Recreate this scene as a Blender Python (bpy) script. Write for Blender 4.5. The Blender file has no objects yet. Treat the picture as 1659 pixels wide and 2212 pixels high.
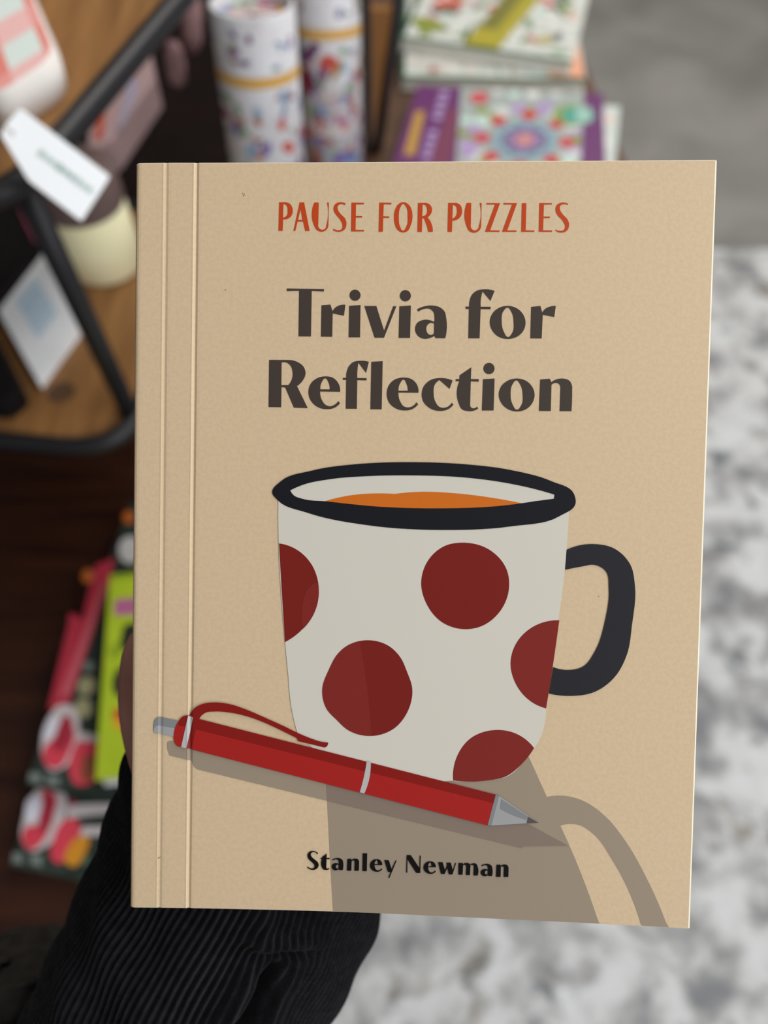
import bpy, bmesh, math, random
from mathutils import Vector, Matrix, geometry
random.seed(7)
S = bpy.context.scene
COL = S.collection

# ------------------------------------------------------------------ camera
F, CX, CY = 1660.0, 829.5, 1106.0
CAM = Vector((0, 0, 1.5))
PITCH = math.radians(60)
RT = Vector((1, 0, 0))
FW = Vector((0, math.cos(PITCH), -math.sin(PITCH)))
UP = Vector((0, math.sin(PITCH), math.cos(PITCH)))
cam = bpy.data.cameras.new('camera')
co = bpy.data.objects.new('camera', cam)
COL.objects.link(co)
co.matrix_world = Matrix((
    (RT.x, UP.x, -FW.x, CAM.x), (RT.y, UP.y, -FW.y, CAM.y),
    (RT.z, UP.z, -FW.z, CAM.z), (0, 0, 0, 1)))
cam.sensor_fit = 'VERTICAL'
cam.sensor_height = 36.0
cam.lens = F / 2212 * 36.0
cam.clip_start = 0.01
cam.dof.use_dof = True
cam.dof.focus_distance = 0.2035
cam.dof.aperture_fstop = 6.4
S.camera = co

# ------------------------------------------------------------------ light
S.view_settings.view_transform = 'Standard'
S.view_settings.look = 'None'
S.view_settings.gamma = 1.0
S.view_settings.use_curve_mapping = False
S.view_settings.exposure = -0.22
w = bpy.data.worlds.new('world')
S.world = w
w.use_nodes = True
w.node_tree.nodes['Background'].inputs[0].default_value = (0.92, 0.96, 1.0, 1)
w.node_tree.nodes['Background'].inputs[1].default_value = 0.26

def area(name, loc, target, sx, sy, power, color):
    l = bpy.data.lights.new(name, 'AREA')
    l.shape = 'RECTANGLE'; l.size = sx; l.size_y = sy; l.energy = power; l.color = color
    o = bpy.data.objects.new(name, l); COL.objects.link(o)
    o.location = loc
    o.rotation_euler = (Vector(target) - Vector(loc)).to_track_quat('-Z', 'Y').to_euler()
    return o
area('shop_window_light', (1.0, 0.1, 2.25), (0, 0.4, 1.0), 1.1, 1.1, 17, (0.97, 0.98, 1.0))
area('ceiling_light', (1.0, 2.2, 3.0), (0.7, 1.5, 0), 1.5, 1.5, 62, (1.0, 0.97, 0.92))
area('front_fill_light', (1.5, -1.35, 1.75), (-0.1, 0.6, 0.7), 1.3, 1.2, 24, (0.97, 0.98, 1.0))  # unseen fill, added to brighten the candle and white box

# ------------------------------------------------------------------ helpers
def lin(c):
    def f(v):
        v = v / 255.0
        return v / 12.92 if v <= 0.04045 else ((v + 0.055) / 1.055) ** 2.4
    return (f(c[0]), f(c[1]), f(c[2]), 1)

MATS = {}
def mat(name, rgb, rough=0.6, spec=0.3, noise=None, bump=None, metal=0.0, sheen=0.0, scale3=(1, 1, 1)):
    """noise=(rgb2, scale, lo, hi); bump=(scale, strength)"""
    if name in MATS: return MATS[name]
    m = bpy.data.materials.new(name); m.use_nodes = True
    nt = m.node_tree; b = nt.nodes['Principled BSDF']
    b.inputs['Base Color'].default_value = lin(rgb)
    b.inputs['Roughness'].default_value = rough
    b.inputs['Specular IOR Level'].default_value = spec
    b.inputs['Metallic'].default_value = metal
    if sheen: b.inputs['Sheen Weight'].default_value = sheen
    if noise or bump:
        tc = nt.nodes.new('ShaderNodeTexCoord'); mp = nt.nodes.new('ShaderNodeMapping')
        mp.inputs['Scale'].default_value = scale3
        nt.links.new(tc.outputs['Object'], mp.inputs['Vector'])
    if noise:
        n = nt.nodes.new('ShaderNodeTexNoise'); n.inputs['Scale'].default_value = noise[1]; n.inputs['Detail'].default_value = 5
        nt.links.new(mp.outputs[0], n.inputs['Vector'])
        r = nt.nodes.new('ShaderNodeValToRGB')
        r.color_ramp.elements[0].position = noise[2]; r.color_ramp.elements[1].position = noise[3]
        r.color_ramp.elements[0].color = lin(rgb); r.color_ramp.elements[1].color = lin(noise[0])
        nt.links.new(n.outputs['Fac'], r.inputs[0]); nt.links.new(r.outputs[0], b.inputs['Base Color'])
    if bump:
        n = nt.nodes.new('ShaderNodeTexNoise'); n.inputs['Scale'].default_value = bump[0]; n.inputs['Detail'].default_value = 4
        nt.links.new(mp.outputs[0], n.inputs['Vector'])
        bm_ = nt.nodes.new('ShaderNodeBump'); bm_.inputs['Strength'].default_value = bump[1]; bm_.inputs['Distance'].default_value = 0.001
        nt.links.new(n.outputs['Fac'], bm_.inputs['Height']); nt.links.new(bm_.outputs[0], b.inputs['Normal'])
    MATS[name] = m
    return m

def ray(px, py):
    return FW + RT * ((px - CX) / F) - UP * ((py - CY) / F)
def at(px, py, z):                       # photo pixel -> point on the horizontal plane z
    d = ray(px, py); t = (z - CAM.z) / d.z
    return CAM + d * t
def deep(px, py, depth):                 # photo pixel -> point at a depth along the view axis
    return CAM + ray(px, py) * depth

class MB:
    """collects faces, links them as one mesh object"""
    def __init__(s): s.v = []; s.f = []; s.m = []; s.mats = []; s.sm = []
    def mi(s, m):
        if m not in s.mats: s.mats.append(m)
        return s.mats.index(m)
    def poly(s, pts, m, smooth=False):
        i = len(s.v); s.v += [tuple(p) for p in pts]
        s.f.append(list(range(i, i + len(pts)))); s.m.append(s.mi(m)); s.sm.append(smooth)
    def mesh(s, vs, fs, m, smooth=False):
        i = len(s.v); s.v += [tuple(p) for p in vs]; k = s.mi(m)
        for f in fs: s.f.append([i + a for a in f]); s.m.append(k); s.sm.append(smooth)
    def prism(s, pts, dz, m, side=None):      # pts: 3D ring (counter-clockwise from outside/top); dz: vector
        n = len(pts); a = [Vector(p) for p in pts]; b = [p + Vector(dz) for p in a]
        s.mesh(a + b, [list(range(n))[::-1], list(range(n, 2 * n))], m)
        s.mesh(a + b, [[k, (k + 1) % n, n + (k + 1) % n, n + k] for k in range(n)], side or m)
    def box(s, c, x, y, z, m):                # centre and three half vectors
        c, x, y, z = map(Vector, (c, x, y, z))
        s.prism([c - x - y - z, c + x - y - z, c + x + y - z, c - x + y - z], z * 2, m)
    def tube(s, pts, rad, m, n=14, caps=True, closed=False):
        pts = [Vector(p) for p in pts]; N = len(pts)
        if not hasattr(rad, '__len__'): rad = [rad] * N
        vs = []; prev = None
        for i, p in enumerate(pts):
            if closed: t = pts[(i + 1) % N] - pts[i - 1]
            else: t = pts[min(i + 1, N - 1)] - pts[max(i - 1, 0)]
            t.normalize()
            if prev is None:
                prev = t.orthogonal().normalized()
            u = (prev - t * prev.dot(t)).normalized(); prev = u; v = t.cross(u)
            for k in range(n):
                a = 2 * math.pi * k / n
                vs.append(p + (u * math.cos(a) + v * math.sin(a)) * rad[i])
        fs = []
        for i in range(N if closed else N - 1):
            j = (i + 1) % N
            for k in range(n):
                fs.append([i * n + k, i * n + (k + 1) % n, j * n + (k + 1) % n, j * n + k])
        s.mesh(vs, fs, m, True)
        if caps and not closed:
            s.poly(vs[:n][::-1], m); s.poly(vs[-n:], m)
    def lathe(s, base, axis, prof, m, n=48, smooth=True):   # prof: list of (radius, height)
        base = Vector(base); ax = Vector(axis).normalized(); u = ax.orthogonal().normalized(); v = ax.cross(u)
        vs = []
        for r, h in prof:
            for k in range(n):
                a = 2 * math.pi * k / n
                vs.append(base + ax * h + (u * math.cos(a) + v * math.sin(a)) * r)
        fs = [[i * n + k, i * n + (k + 1) % n, (i + 1) * n + (k + 1) % n, (i + 1) * n + k]
              for i in range(len(prof) - 1) for k in range(n)]
        s.mesh(vs, fs, m, smooth)
    def build(s, name, parent=None, origin=None, bevel=0.0):
        me = bpy.data.meshes.new(name)
        org = Vector(origin) if origin is not None else Vector((0, 0, 0))
        me.from_pydata([tuple(Vector(p) - org) for p in s.v], [], s.f)
        for m in s.mats: me.materials.append(m)
        for p, k, sm in zip(me.polygons, s.m, s.sm): p.material_index = k; p.use_smooth = sm
        b = bmesh.new(); b.from_mesh(me)
        bmesh.ops.remove_doubles(b, verts=b.verts, dist=1e-6)
        bmesh.ops.recalc_face_normals(b, faces=b.faces) if not getattr(s, 'keep', False) else None
        b.to_mesh(me); b.free(); me.update()
        o = bpy.data.objects.new(name, me); COL.objects.link(o)
        if parent is not None:
            o.parent = parent
            o.location = org - parent.location if origin is not None else Vector((0, 0, 0)) - parent.location
        else:
            o.location = org
        if bevel:
            bv = o.modifiers.new('bevel', 'BEVEL'); bv.width = bevel; bv.segments = 2; bv.limit_method = 'ANGLE'
        return o

def tag(o, label, cat, group=None):
    o['label'] = label; o['category'] = cat
    if group: o['group'] = group
    return o
def thing(name, loc, label, cat, group=None):
    o = bpy.data.objects.new(name, None); COL.objects.link(o); o.location = loc
    o.empty_display_size = 0.02
    return tag(o, label, cat, group)
def struct(o):
    o['kind'] = 'structure'; return o

# outlines: "x,y" is a corner, "~x,y" a smooth point, "o" makes an ellipse "ocx,cy,rx,ry"
def outline(txt, seg=7):
    txt = txt.strip()
    if txt[0] == 'o':
        cx, cy, rx, ry = map(float, txt[1:].split(','))
        return [(cx + rx * math.cos(a * math.pi / 20), cy + ry * math.sin(a * math.pi / 20)) for a in range(40)]
    P = []
    for tk in txt.split():
        sm = tk[0] == '~'
        x, y = tk.lstrip('~').split(','); P.append((Vector((float(x), float(y))), sm))
    n = len(P); out = []
    for i in range(n):
        p0, s0 = P[i]; p1, s1 = P[(i + 1) % n]
        if not s0 and not s1:
            out.append(tuple(p0)); continue
        L = (p1 - p0).length
        def tan(k):
            a = P[(k - 1) % n][0]; b = P[k % n][0]; c = P[(k + 1) % n][0]
            d1 = (b - a).normalized(); d2 = (c - b).normalized(); l1 = (b - a).length; l2 = (c - b).length
            t = d1 * l2 + d2 * l1
            return t.normalized() if t.length > 1e-9 else d2
        t0 = tan(i) if s0 else None
        t1 = tan(i + 1) if s1 else None
        ch = (p1 - p0).normalized()
        if t0 is None: t0 = (ch * (2 * ch.dot(t1)) - t1)
        if t1 is None: t1 = (ch * (2 * ch.dot(t0)) - t0)
        for k in range(seg):
            t = k / seg
            h = (2 * t**3 - 3 * t**2 + 1) * p0 + (t**3 - 2 * t**2 + t) * L * t0 + (-2 * t**3 + 3 * t**2) * p1 + (t**3 - t**2) * L * t1
            out.append(tuple(h))
    return out

# ------------------------------------------------------------------ materials of the place
def wood(name, c1, c2, rough=0.45, grain=(1.5, 26, 26), sc=3.0):
    m = mat(name, c1, rough, 0.3, (c2, sc, 0.32, 0.68), (sc * 6, 0.15), scale3=grain)
    return m
M_SHELF = wood('warm_wood', (158, 114, 68), (126, 88, 50), grain=(14, 1.4, 14), sc=4)
M_DARK = wood('dark_red_wood', (66, 35, 22), (38, 18, 12), rough=0.4, grain=(1.2, 14, 14), sc=4)
M_TABLE = wood('brown_wood', (104, 76, 58), (84, 60, 46), grain=(2, 20, 20))
M_PANEL = wood('panel_wood', (160, 112, 62), (128, 86, 46), grain=(18, 2, 2))
M_BLACK = mat('black_metal', (30, 29, 32), 0.45, 0.4, bump=(90, 0.1))
M_PAGE = mat('page_paper', (228, 224, 214), 0.8, 0.1, bump=(400, 0.1))
M_CARD = mat('white_card', (244, 247, 250), 0.55, 0.3, bump=(300, 0.05))

def floor_mat():
    m = mat('grey_carpet', (150, 147, 143), 0.9, 0.1)
    nt = m.node_tree; b = nt.nodes['Principled BSDF']
    tc = nt.nodes.new('ShaderNodeTexCoord')
    n1 = nt.nodes.new('ShaderNodeTexNoise'); n1.inputs['Scale'].default_value = 3.2; n1.inputs['Detail'].default_value = 6; n1.inputs['Distortion'].default_value = 0.7
    nt.links.new(tc.outputs['Object'], n1.inputs['Vector'])
    r = nt.nodes.new('ShaderNodeValToRGB')
    r.color_ramp.elements[0].position = 0.3; r.color_ramp.elements[0].color = lin((134, 131, 127))
    r.color_ramp.elements[1].position = 0.72; r.color_ramp.elements[1].color = lin((163, 160, 156))
    nt.links.new(n1.outputs['Fac'], r.inputs[0]); nt.links.new(r.outputs[0], b.inputs['Base Color'])
    n2 = nt.nodes.new('ShaderNodeTexNoise'); n2.inputs['Scale'].default_value = 180
    nt.links.new(tc.outputs['Object'], n2.inputs['Vector'])
    bp = nt.nodes.new('ShaderNodeBump'); bp.inputs['Strength'].default_value = 0.4; bp.inputs['Distance'].default_value = 0.004
    nt.links.new(n2.outputs['Fac'], bp.inputs['Height']); nt.links.new(bp.outputs[0], b.inputs['Normal'])
    return m
def rug_mat():
    m = mat('distressed_rug', (205, 203, 200), 0.95, 0.05)
    nt = m.node_tree; b = nt.nodes['Principled BSDF']
    tc = nt.nodes.new('ShaderNodeTexCoord')
    def noise(scale, det, dist=0.0, sc=(1, 1, 1)):
        mp = nt.nodes.new('ShaderNodeMapping'); mp.inputs['Scale'].default_value = sc
        nt.links.new(tc.outputs['Object'], mp.inputs[0])
        n = nt.nodes.new('ShaderNodeTexNoise'); n.inputs['Scale'].default_value = scale; n.inputs['Detail'].default_value = det
        n.inputs['Distortion'].default_value = dist; n.inputs['Roughness'].default_value = 0.62
        nt.links.new(mp.outputs[0], n.inputs['Vector']); return n.outputs['Fac']
    def ramp(fac, stops):
        r = nt.nodes.new('ShaderNodeValToRGB'); e = r.color_ramp.elements
        e[0].position, e[0].color = stops[0][0], lin(stops[0][1]); e[1].position, e[1].color = stops[-1][0], lin(stops[-1][1])
        for p, c in stops[1:-1]:
            k = e.new(p); k.color = lin(c)
        nt.links.new(fac, r.inputs[0]); return r.outputs[0]
    a = ramp(noise(9, 6, 0.2), [(0.36, (140, 141, 144)), (0.45, (178, 178, 178)), (0.54, (218, 219, 219)), (0.75, (234, 236, 237))])
    c = ramp(noise(7, 5, 0.9), [(0.4, (156, 148, 138)), (0.6, (120, 128, 131))])
    f = nt.nodes.new('ShaderNodeMapRange'); f.inputs['From Min'].default_value = 0.55; f.inputs['From Max'].default_value = 0.66
    nt.links.new(noise(10, 6, 0.25, (1, 1.25, 1)), f.inputs['Value'])
    mx = nt.nodes.new('ShaderNodeMix'); mx.data_type = 'RGBA'
    nt.links.new(f.outputs[0], mx.inputs[0]); nt.links.new(a, mx.inputs[6]); nt.links.new(c, mx.inputs[7])
    nt.links.new(mx.outputs[2], b.inputs['Base Color'])
    n2 = noise(260, 3)
    bp = nt.nodes.new('ShaderNodeBump'); bp.inputs['Strength'].default_value = 0.5; bp.inputs['Distance'].default_value = 0.004
    nt.links.new(n2, bp.inputs['Height']); nt.links.new(bp.outputs[0], b.inputs['Normal'])
    return m

# ------------------------------------------------------------------ the setting: floor
b = MB(); b.prism([(-3, -1.5, -0.05), (4, -1.5, -0.05), (4, 6, -0.05), (-3, 6, -0.05)], (0, 0, 0.05), floor_mat())
fl = struct(b.build('floor'))
WALLM = mat('off_white_paint', (214, 210, 204), 0.85, 0.1, bump=(120, 0.05))
for nm, p_, x_, y_, z_ in (('wall_left', (-3.05, 2.25, 1.6), (0.05, 0, 0), (0, 3.75, 0), (0, 0, 1.6)), ('wall_back', (0.5, 6.05, 1.6), (3.5, 0, 0), (0, 0.05, 0), (0, 0, 1.6)),
                           ('ceiling', (0.5, 2.25, 3.25), (3.5, 0, 0), (0, 3.75, 0), (0, 0, 0.05))):
    b = MB(); b.box(p_, x_, y_, z_, WALLM); struct(b.build(nm))
b = MB()
yr = at(1600, 537, 0.01).y
b.prism([(-0.12, -1.1, 0.0), (2.3, -1.1, 0.0), (2.3, yr, 0.0), (-0.12, yr, 0.0)], (0, 0, 0.011), rug_mat())
rug = tag(b.build('rug', bevel=0.004), 'distressed grey and white patterned rug on the grey floor', 'rug')

# ------------------------------------------------------------------ dark wooden bench
BZ = 0.55
bench = thing('bench', (-0.75, 0.7, 0), 'low dark red-brown wooden bench under the shelf stand and puzzle books', 'bench')
b = MB(); b.prism([(-1.4, -0.25, BZ - 0.04), (-0.15, -0.25, BZ - 0.04), (-0.15, 1.9, BZ - 0.04), (-1.4, 1.9, BZ - 0.04)], (0, 0, 0.04), M_DARK)
b.build('bench_top', bench, origin=(-0.75, 0.7, BZ), bevel=0.004)
for x in (-1.34, -0.21):
    for y in (-0.18, 1.83):
        b = MB(); b.box((x, y, (BZ - 0.04) / 2), (0.035, 0, 0), (0, 0.035, 0), (0, 0, (BZ - 0.04) / 2), M_DARK)
        b.build('leg', bench, origin=(x, y, 0))

# ------------------------------------------------------------------ display table on the right
TZ = 0.78
table = thing('display_table', (0.1, 1.1, 0), 'brown wooden display table carrying the colouring books and patterned tubes', 'table')
b = MB()
b.prism([(-0.2, 0.68, TZ - 0.025), (0.392, 0.68, TZ - 0.025), (0.322, 1.33, TZ - 0.025), (0.26, 1.9, TZ - 0.025), (-0.2, 1.9, TZ - 0.025)], (0, 0, 0.025), M_TABLE)
b.build('table_top', table, origin=(0.1, 1.1, TZ), bevel=0.003)
for x, y in ((-0.05, 0.74), (0.33, 0.74), (-0.12, 1.83), (0.2, 1.83)):
    z0 = 0.0115 if y < 1.0 else 0.0
    b = MB(); b.box((x, y, (z0 + TZ - 0.025) / 2), (0.022, 0, 0), (0, 0.022, 0), (0, 0, (TZ - 0.025 - z0) / 2), M_BLACK)
    b.build('leg', table, origin=(x, y, z0))

# ------------------------------------------------------------------ two-tier shelf stand on the left
SZ, UZ = 0.82, 1.134
foot = at(275, 885, SZ)
sdir = Vector((0.304, 0.952, 0)).normalized(); fdir = Vector((0.993, -0.117, 0)).normalized()
stand = thing('shelf_stand', (foot.x, foot.y, BZ), 'two-tier stand with rounded wooden shelves and black metal frame on the dark bench', 'shelf stand')
def rounded(corner, width, depth, r, z, sd, n=8):
    """rounded quad: corner = front right, running back along sd and left along -fdir"""
    c = [corner, corner + sd * depth, corner + sd * depth - fdir * width, corner - fdir * width]
    out = []
    for i in range(4):
        p = c[i]; a = (c[i - 1] - p).normalized(); d = (c[(i + 1) % 4] - p).normalized()
        p0 = p + a * r; p1 = p + d * r
        for k in range(n + 1):
            t = k / n
            out.append(p0 * (1 - t) ** 2 + p * 2 * t * (1 - t) + p1 * t * t)
    return [Vector((q.x, q.y, z)) for q in out]
corner = foot + fdir * 0.022 - sdir * 0.050
sdir2 = Vector((0.06, 0.998, 0)).normalized()
for nm, z, sd, D_ in (('lower_shelf', SZ, sdir2, 0.375), ('upper_shelf', UZ, sdir, 0.36)):
    ring = rounded(corner, 0.5, D_, 0.075 if z == SZ else 0.05, z - 0.012, sd)
    b = MB(); b.prism(ring, (0, 0, 0.012), M_SHELF)
    if z == SZ:                            # a small dark oval on the board
        k_ = at(132, 848, SZ)
        b.keep = True
        b.poly([k_ + Vector((0.016 * math.cos(a), 0.015 * math.sin(a), 0.0002)) for a in [math.pi * q / 12 for q in range(24)]], mat('dark_oval', (84, 60, 44), 0.5, 0.3, ((100, 72, 50), 30, 0.4, 0.7)))
    sh = b.build(nm, stand, origin=(corner.x, corner.y, z))
    cen = sum(ring, Vector()) / len(ring)
    rim = [Vector((q.x, q.y, z - 0.004)) + (q - cen).normalized() * 0.006 for q in ring]
    b = MB(); b.tube(rim, 0.0105, M_BLACK, 10, closed=True)
    b.build('rail', stand, origin=(corner.x, corner.y, z))
for p in (foot + fdir * 0.004 - sdir * 0.003, foot - fdir * 0.45, foot + sdir2 * 0.31 - fdir * 0.21, foot + sdir2 * 0.31 - fdir * 0.42):
    b = MB(); b.tube([(p.x, p.y, SZ - 0.012), (p.x, p.y, (SZ + UZ) / 2), (p.x, p.y, UZ - 0.008)], 0.0105, M_BLACK, 12)
    b.build('upright', stand, origin=(p.x, p.y, SZ))
for p in (Vector((-0.34, 0.70, 0)), Vector((-0.70, 0.70, 0)), Vector((-0.34, 0.83, 0)), Vector((-0.70, 0.83, 0))):
    b = MB(); b.tube([(p.x, p.y, BZ + 0.0002), (p.x, p.y, SZ - 0.012)], 0.0085, M_BLACK, 12)
    b.build('leg', stand, origin=(p.x, p.y, BZ))

# ------------------------------------------------------------------ THE BOOK
BW, BH, BT = 0.152, 0.2022, 0.016
p_tl = CAM + RT * -0.06610186 - UP * -0.09289991 + FW * 0.20452766
def cv(a): return RT * a[0] - UP * a[1] + FW * a[2]
ax = cv((0.15183475, 0.00222204, -0.00672837)).normalized()
ay0 = -cv((-0.00406698, 0.20207982, 0.00744735)).normalized()
an = ax.cross(ay0).normalized()
ay = an.cross(ax).normalized()
p_c = p_tl + cv((0.15183475, 0.00222204, -0.00672837)) * 0.5 + cv((-0.00406698, 0.20207982, 0.00744735)) * 0.5
BOOK = Matrix(((ax.x, ay.x, an.x, p_c.x), (ax.y, ay.y, an.y, p_c.y), (ax.z, ay.z, an.z, p_c.z), (0, 0, 0, 1)))
BINV = BOOK.inverted()
SHEAR = 0.0071                             # the trimmed cover is a touch out of square
def onb(px, py):                          # photo pixel -> cover plane (x right, y up)
    d = ray(px, py); t = (p_c - CAM).dot(an) / d.dot(an)
    q = BINV @ (CAM + d * t)
    return q.x - SHEAR * q.y, q.y
book = thing('book', p_c, 'beige trivia paperback with a printed spotted mug and red pen, held up in front', 'book')
book.matrix_world = BOOK

PR = 0.38
def ink(name, rgb, rough=PR, spec=0.28): return mat('print_' + name, rgb, rough, spec)
K_BEIGE = mat('cover_beige', (220, 195, 159), 0.42, 0.3, ((216, 190, 155), 900, 0.4, 0.6), (1500, 0.03))
K_EDGE = mat('cover_cut_edge', (236, 226, 202), 0.7, 0.2)
K_TITLE = ink('charcoal', (70, 60, 54))
K_ORANGE = ink('orange', (196, 70, 26))
K_NAVY = ink('navy', (23, 24, 31)); K_HANDLE = ink('black_handle', (40, 40, 45))
K_WHITE = ink('mug_white', (217, 212, 199))
K_RED1 = ink('dot_red', (124, 31, 24)); K_RED2 = ink('dot_red_soft', (131, 40, 34))
K_TEA = ink('tea', (212, 112, 30))
K_PRED = ink('pen_red', (170, 34, 30)); K_PDARK = ink('pen_dark_red', (138, 24, 18))
K_G1 = ink('grey_light', (164, 165, 165)); K_G2 = ink('grey_mid', (136, 137, 138)); K_G3 = ink('grey_dark', (92, 84, 80)); K_G0 = ink('silver', (190, 189, 187))
K_SH = ink('shade_tint', (160, 144, 125)); K_SH2 = ink('shade_tint_deep', (138, 122, 109))
K_AUTH = mat('author_gloss', (14, 12, 12), 0.3, 0.25)

# profile of the cover: two pressed hinge grooves, a rounded spine edge
XL, XR = (onb(293, 352)[0] + onb(280, 1961)[0]) / 2 - 0.0001, (onb(1549, 345)[0] + onb(1490, 2007)[0]) / 2
c1 = (onb(355.5, 352)[0] + onb(345.5, 1960)[0]) / 2
c2 = (onb(420.5, 352)[0] + onb(409, 1961)[0]) / 2
knots = [(XL, -0.0012), (XL + 0.0002, -0.0006), (XL + 0.0006, -0.00022), (XL + 0.0011, -0.00005), (XL + 0.0017, 0.0)]
for c, dpt in ((c1, 0.00017), (c2, 0.00028)):
    knots += [(c - 0.0010, 0.0), (c - 0.0006, 0.00004), (c - 0.00030, -dpt * 0.40), (c + 0.00012, -dpt), (c + 0.00026, -dpt * 0.95), (c + 0.00085, -0.00002), (c + 0.0015, 0.0)]
knots += [(XR - 0.02, 0.0), (XR - 0.0004, 0.0), (XR, -0.00022)]
def prof(x):
    for (x0, z0), (x1, z1) in zip(knots, knots[1:]):
        if x <= x1: return z0 + (z1 - z0) * max(0, (x - x0)) / (x1 - x0)
    return knots[-1][1]
bot = [onb(*p)[::1] for p in ((280, 1961), (345, 1961.6), (409, 1962.5), (560, 1965.5), (718, 1969.5), (900, 1977), (1100, 1986.5), (1300, 1997), (1490, 2007))]
top = [onb(*p) for p in ((293, 352), (357, 351), (422, 351), (700, 350), (1100, 347.5), (1549, 345))]
def interp(tab, x):
    if x <= tab[0][0]: return tab[0][1]
    for (x0, y0), (x1, y1) in zip(tab, tab[1:]):
        if x <= x1: return y0 + (y1 - y0) * (x - x0) / (x1 - x0)
    return tab[-1][1]
fc = bmesh.new()
xs = sorted(set([k[0] for k in knots] + [XL + 0.03 + i * (BW - 0.032) / 12 for i in range(13)]))
mats_cover = [K_BEIGE, K_EDGE]
E1 = 0.00022
rows = []
for x in xs:
    z = prof(x); yt = interp(top, x); yb = interp(bot, x)
    rows.append([fc.verts.new(p) for p in ((x, yt, z - 0.0004), (x, yt, z - E1), (x, yt - E1, z), (x, yb + E1, z), (x, yb, z - E1), (x, yb, z - 0.0004))])
for r0, r1 in zip(rows, rows[1:]):
    for k in range(5):
        f = fc.faces.new((r0[k], r0[k + 1], r1[k + 1], r1[k])); f.material_index = 0 if k == 2 else 1; f.smooth = False
    f = fc.faces.new((r0[5], r0[0], r1[0], r1[5])); f.material_index = 1
x0, x1 = xs[-2], xs[-1]
for f in fc.faces:
    if all(v.co.x > XR - 0.00045 for v in f.verts): f.material_index = 1
fc.faces.new(rows[-1]).material_index = 1
fc.faces.new(rows[0][::-1]).material_index = 0

def art(contours, m, layer, to=None, lift=0.0):
    """flat printed shape on the cover; contours in photo pixels, first outer then holes"""
    if m not in mats_cover: mats_cover.append(m)
    mi = mats_cover.index(m)
    loops = []
    for c in contours:
        pts = [onb(*p) for p in c]
        loops.append([Vector((p[0], min(max(p[1], interp(bot, p[0]) + E1), interp(top, p[0]) - E1), 0)) for p in pts])
    tris = geometry.tessellate_polygon(loops)
    flat = [p for l in loops for p in l]
    t = bmesh.new()
    vs = [t.verts.new(p) for p in flat]
    for tri in tris:
        try: t.faces.new([vs[i] for i in tri])
        except ValueError: pass
    lo = min(p.x for p in flat); hi = max(p.x for p in flat)
    for kx, _ in knots:
        if lo < kx < hi:
            bmesh.ops.bisect_plane(t, geom=t.verts[:] + t.edges[:] + t.faces[:], plane_co=(kx, 0, 0), plane_no=(1, 0, 0))
    h = layer * 0.000035 + lift
    for v in t.verts: v.co.z = prof(v.co.x) + h
    new = {v: fc.verts.new(v.co) for v in t.verts}
    for f in t.faces:
        q = [new[v] for v in f.verts]
        nf = fc.faces.new(q); nf.normal_update()
        if nf.normal.z < 0: nf.normal_flip()
        nf.material_index = mi; nf.smooth = False
    if lift:                                # raised lettering gets side walls
        for l in loops:
            n = len(l)
            for k in range(n):
                p, q = l[k], l[(k + 1) % n]
                if (p - q).length < 1e-7: continue
                a_ = fc.verts.new((p.x, p.y, prof(p.x) + h)); b_ = fc.verts.new((q.x, q.y, prof(q.x) + h))
                c_ = fc.verts.new((q.x, q.y, prof(q.x))); d_ = fc.verts.new((p.x, p.y, prof(p.x)))
                fc.faces.new((a_, d_, c_, b_)).material_index = mi
    t.free()
def zoomed(org, sc):
    def g(*txts): return [[(org[0] + x / sc, org[1] + y / sc) for x, y in outline(t)] for t in txts]
    return g

# --- title
Z1 = zoomed((610, 610), 8.295); Z2 = zoomed((800, 610), 8.295); Z3 = zoomed((1000, 610), 7.541)
Z4 = zoomed((570, 765), 8.295); Z5 = zoomed((740, 765), 8.295); Z6 = zoomed((900, 765), 8.295); Z7 = zoomed((1050, 765), 8.295)
G_a = Z2("835,485 ~960,432 ~1110,415 ~1250,450 ~1335,530 ~1357,620 1343,1002 1168,1000 1150,958 ~1060,1000 ~970,1012 ~860,965 ~803,840 ~835,735 ~920,682 ~1010,668 ~1090,685 1145,712 ~1150,620 ~1130,530 ~1060,475 ~960,478 862,525",
         "1145,745 ~1080,728 ~1020,770 ~1003,840 ~1030,915 ~1080,943 1140,915")
G_e = Z5("~1100,420 ~1240,450 ~1335,550 1360,693 1003,690 ~1030,840 ~1100,935 ~1170,955 ~1250,935 1323,864 1355,897 ~1260,980 ~1110,1010 ~950,970 ~830,860 ~792,710 ~830,560 ~930,460",
         "1170,657 ~1150,540 ~1095,458 ~1030,530 1003,657")
G_t = Z6("980,236 972,446 1113,448 1112,494 970,488 960,900 ~985,962 ~1040,968 1088,938 1103,975 ~1020,1015 ~920,1022 ~810,985 ~757,890 765,488 700,485 702,447 768,447 770,380")
G_n = Z7("970,455 1140,440 1170,502 ~1270,450 ~1380,438 ~1490,475 ~1540,570 ~1542,650 1530,1022 1318,1022 1332,600 ~1310,540 ~1260,517 ~1210,525 1172,550 1160,1020 947,1018")
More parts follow.
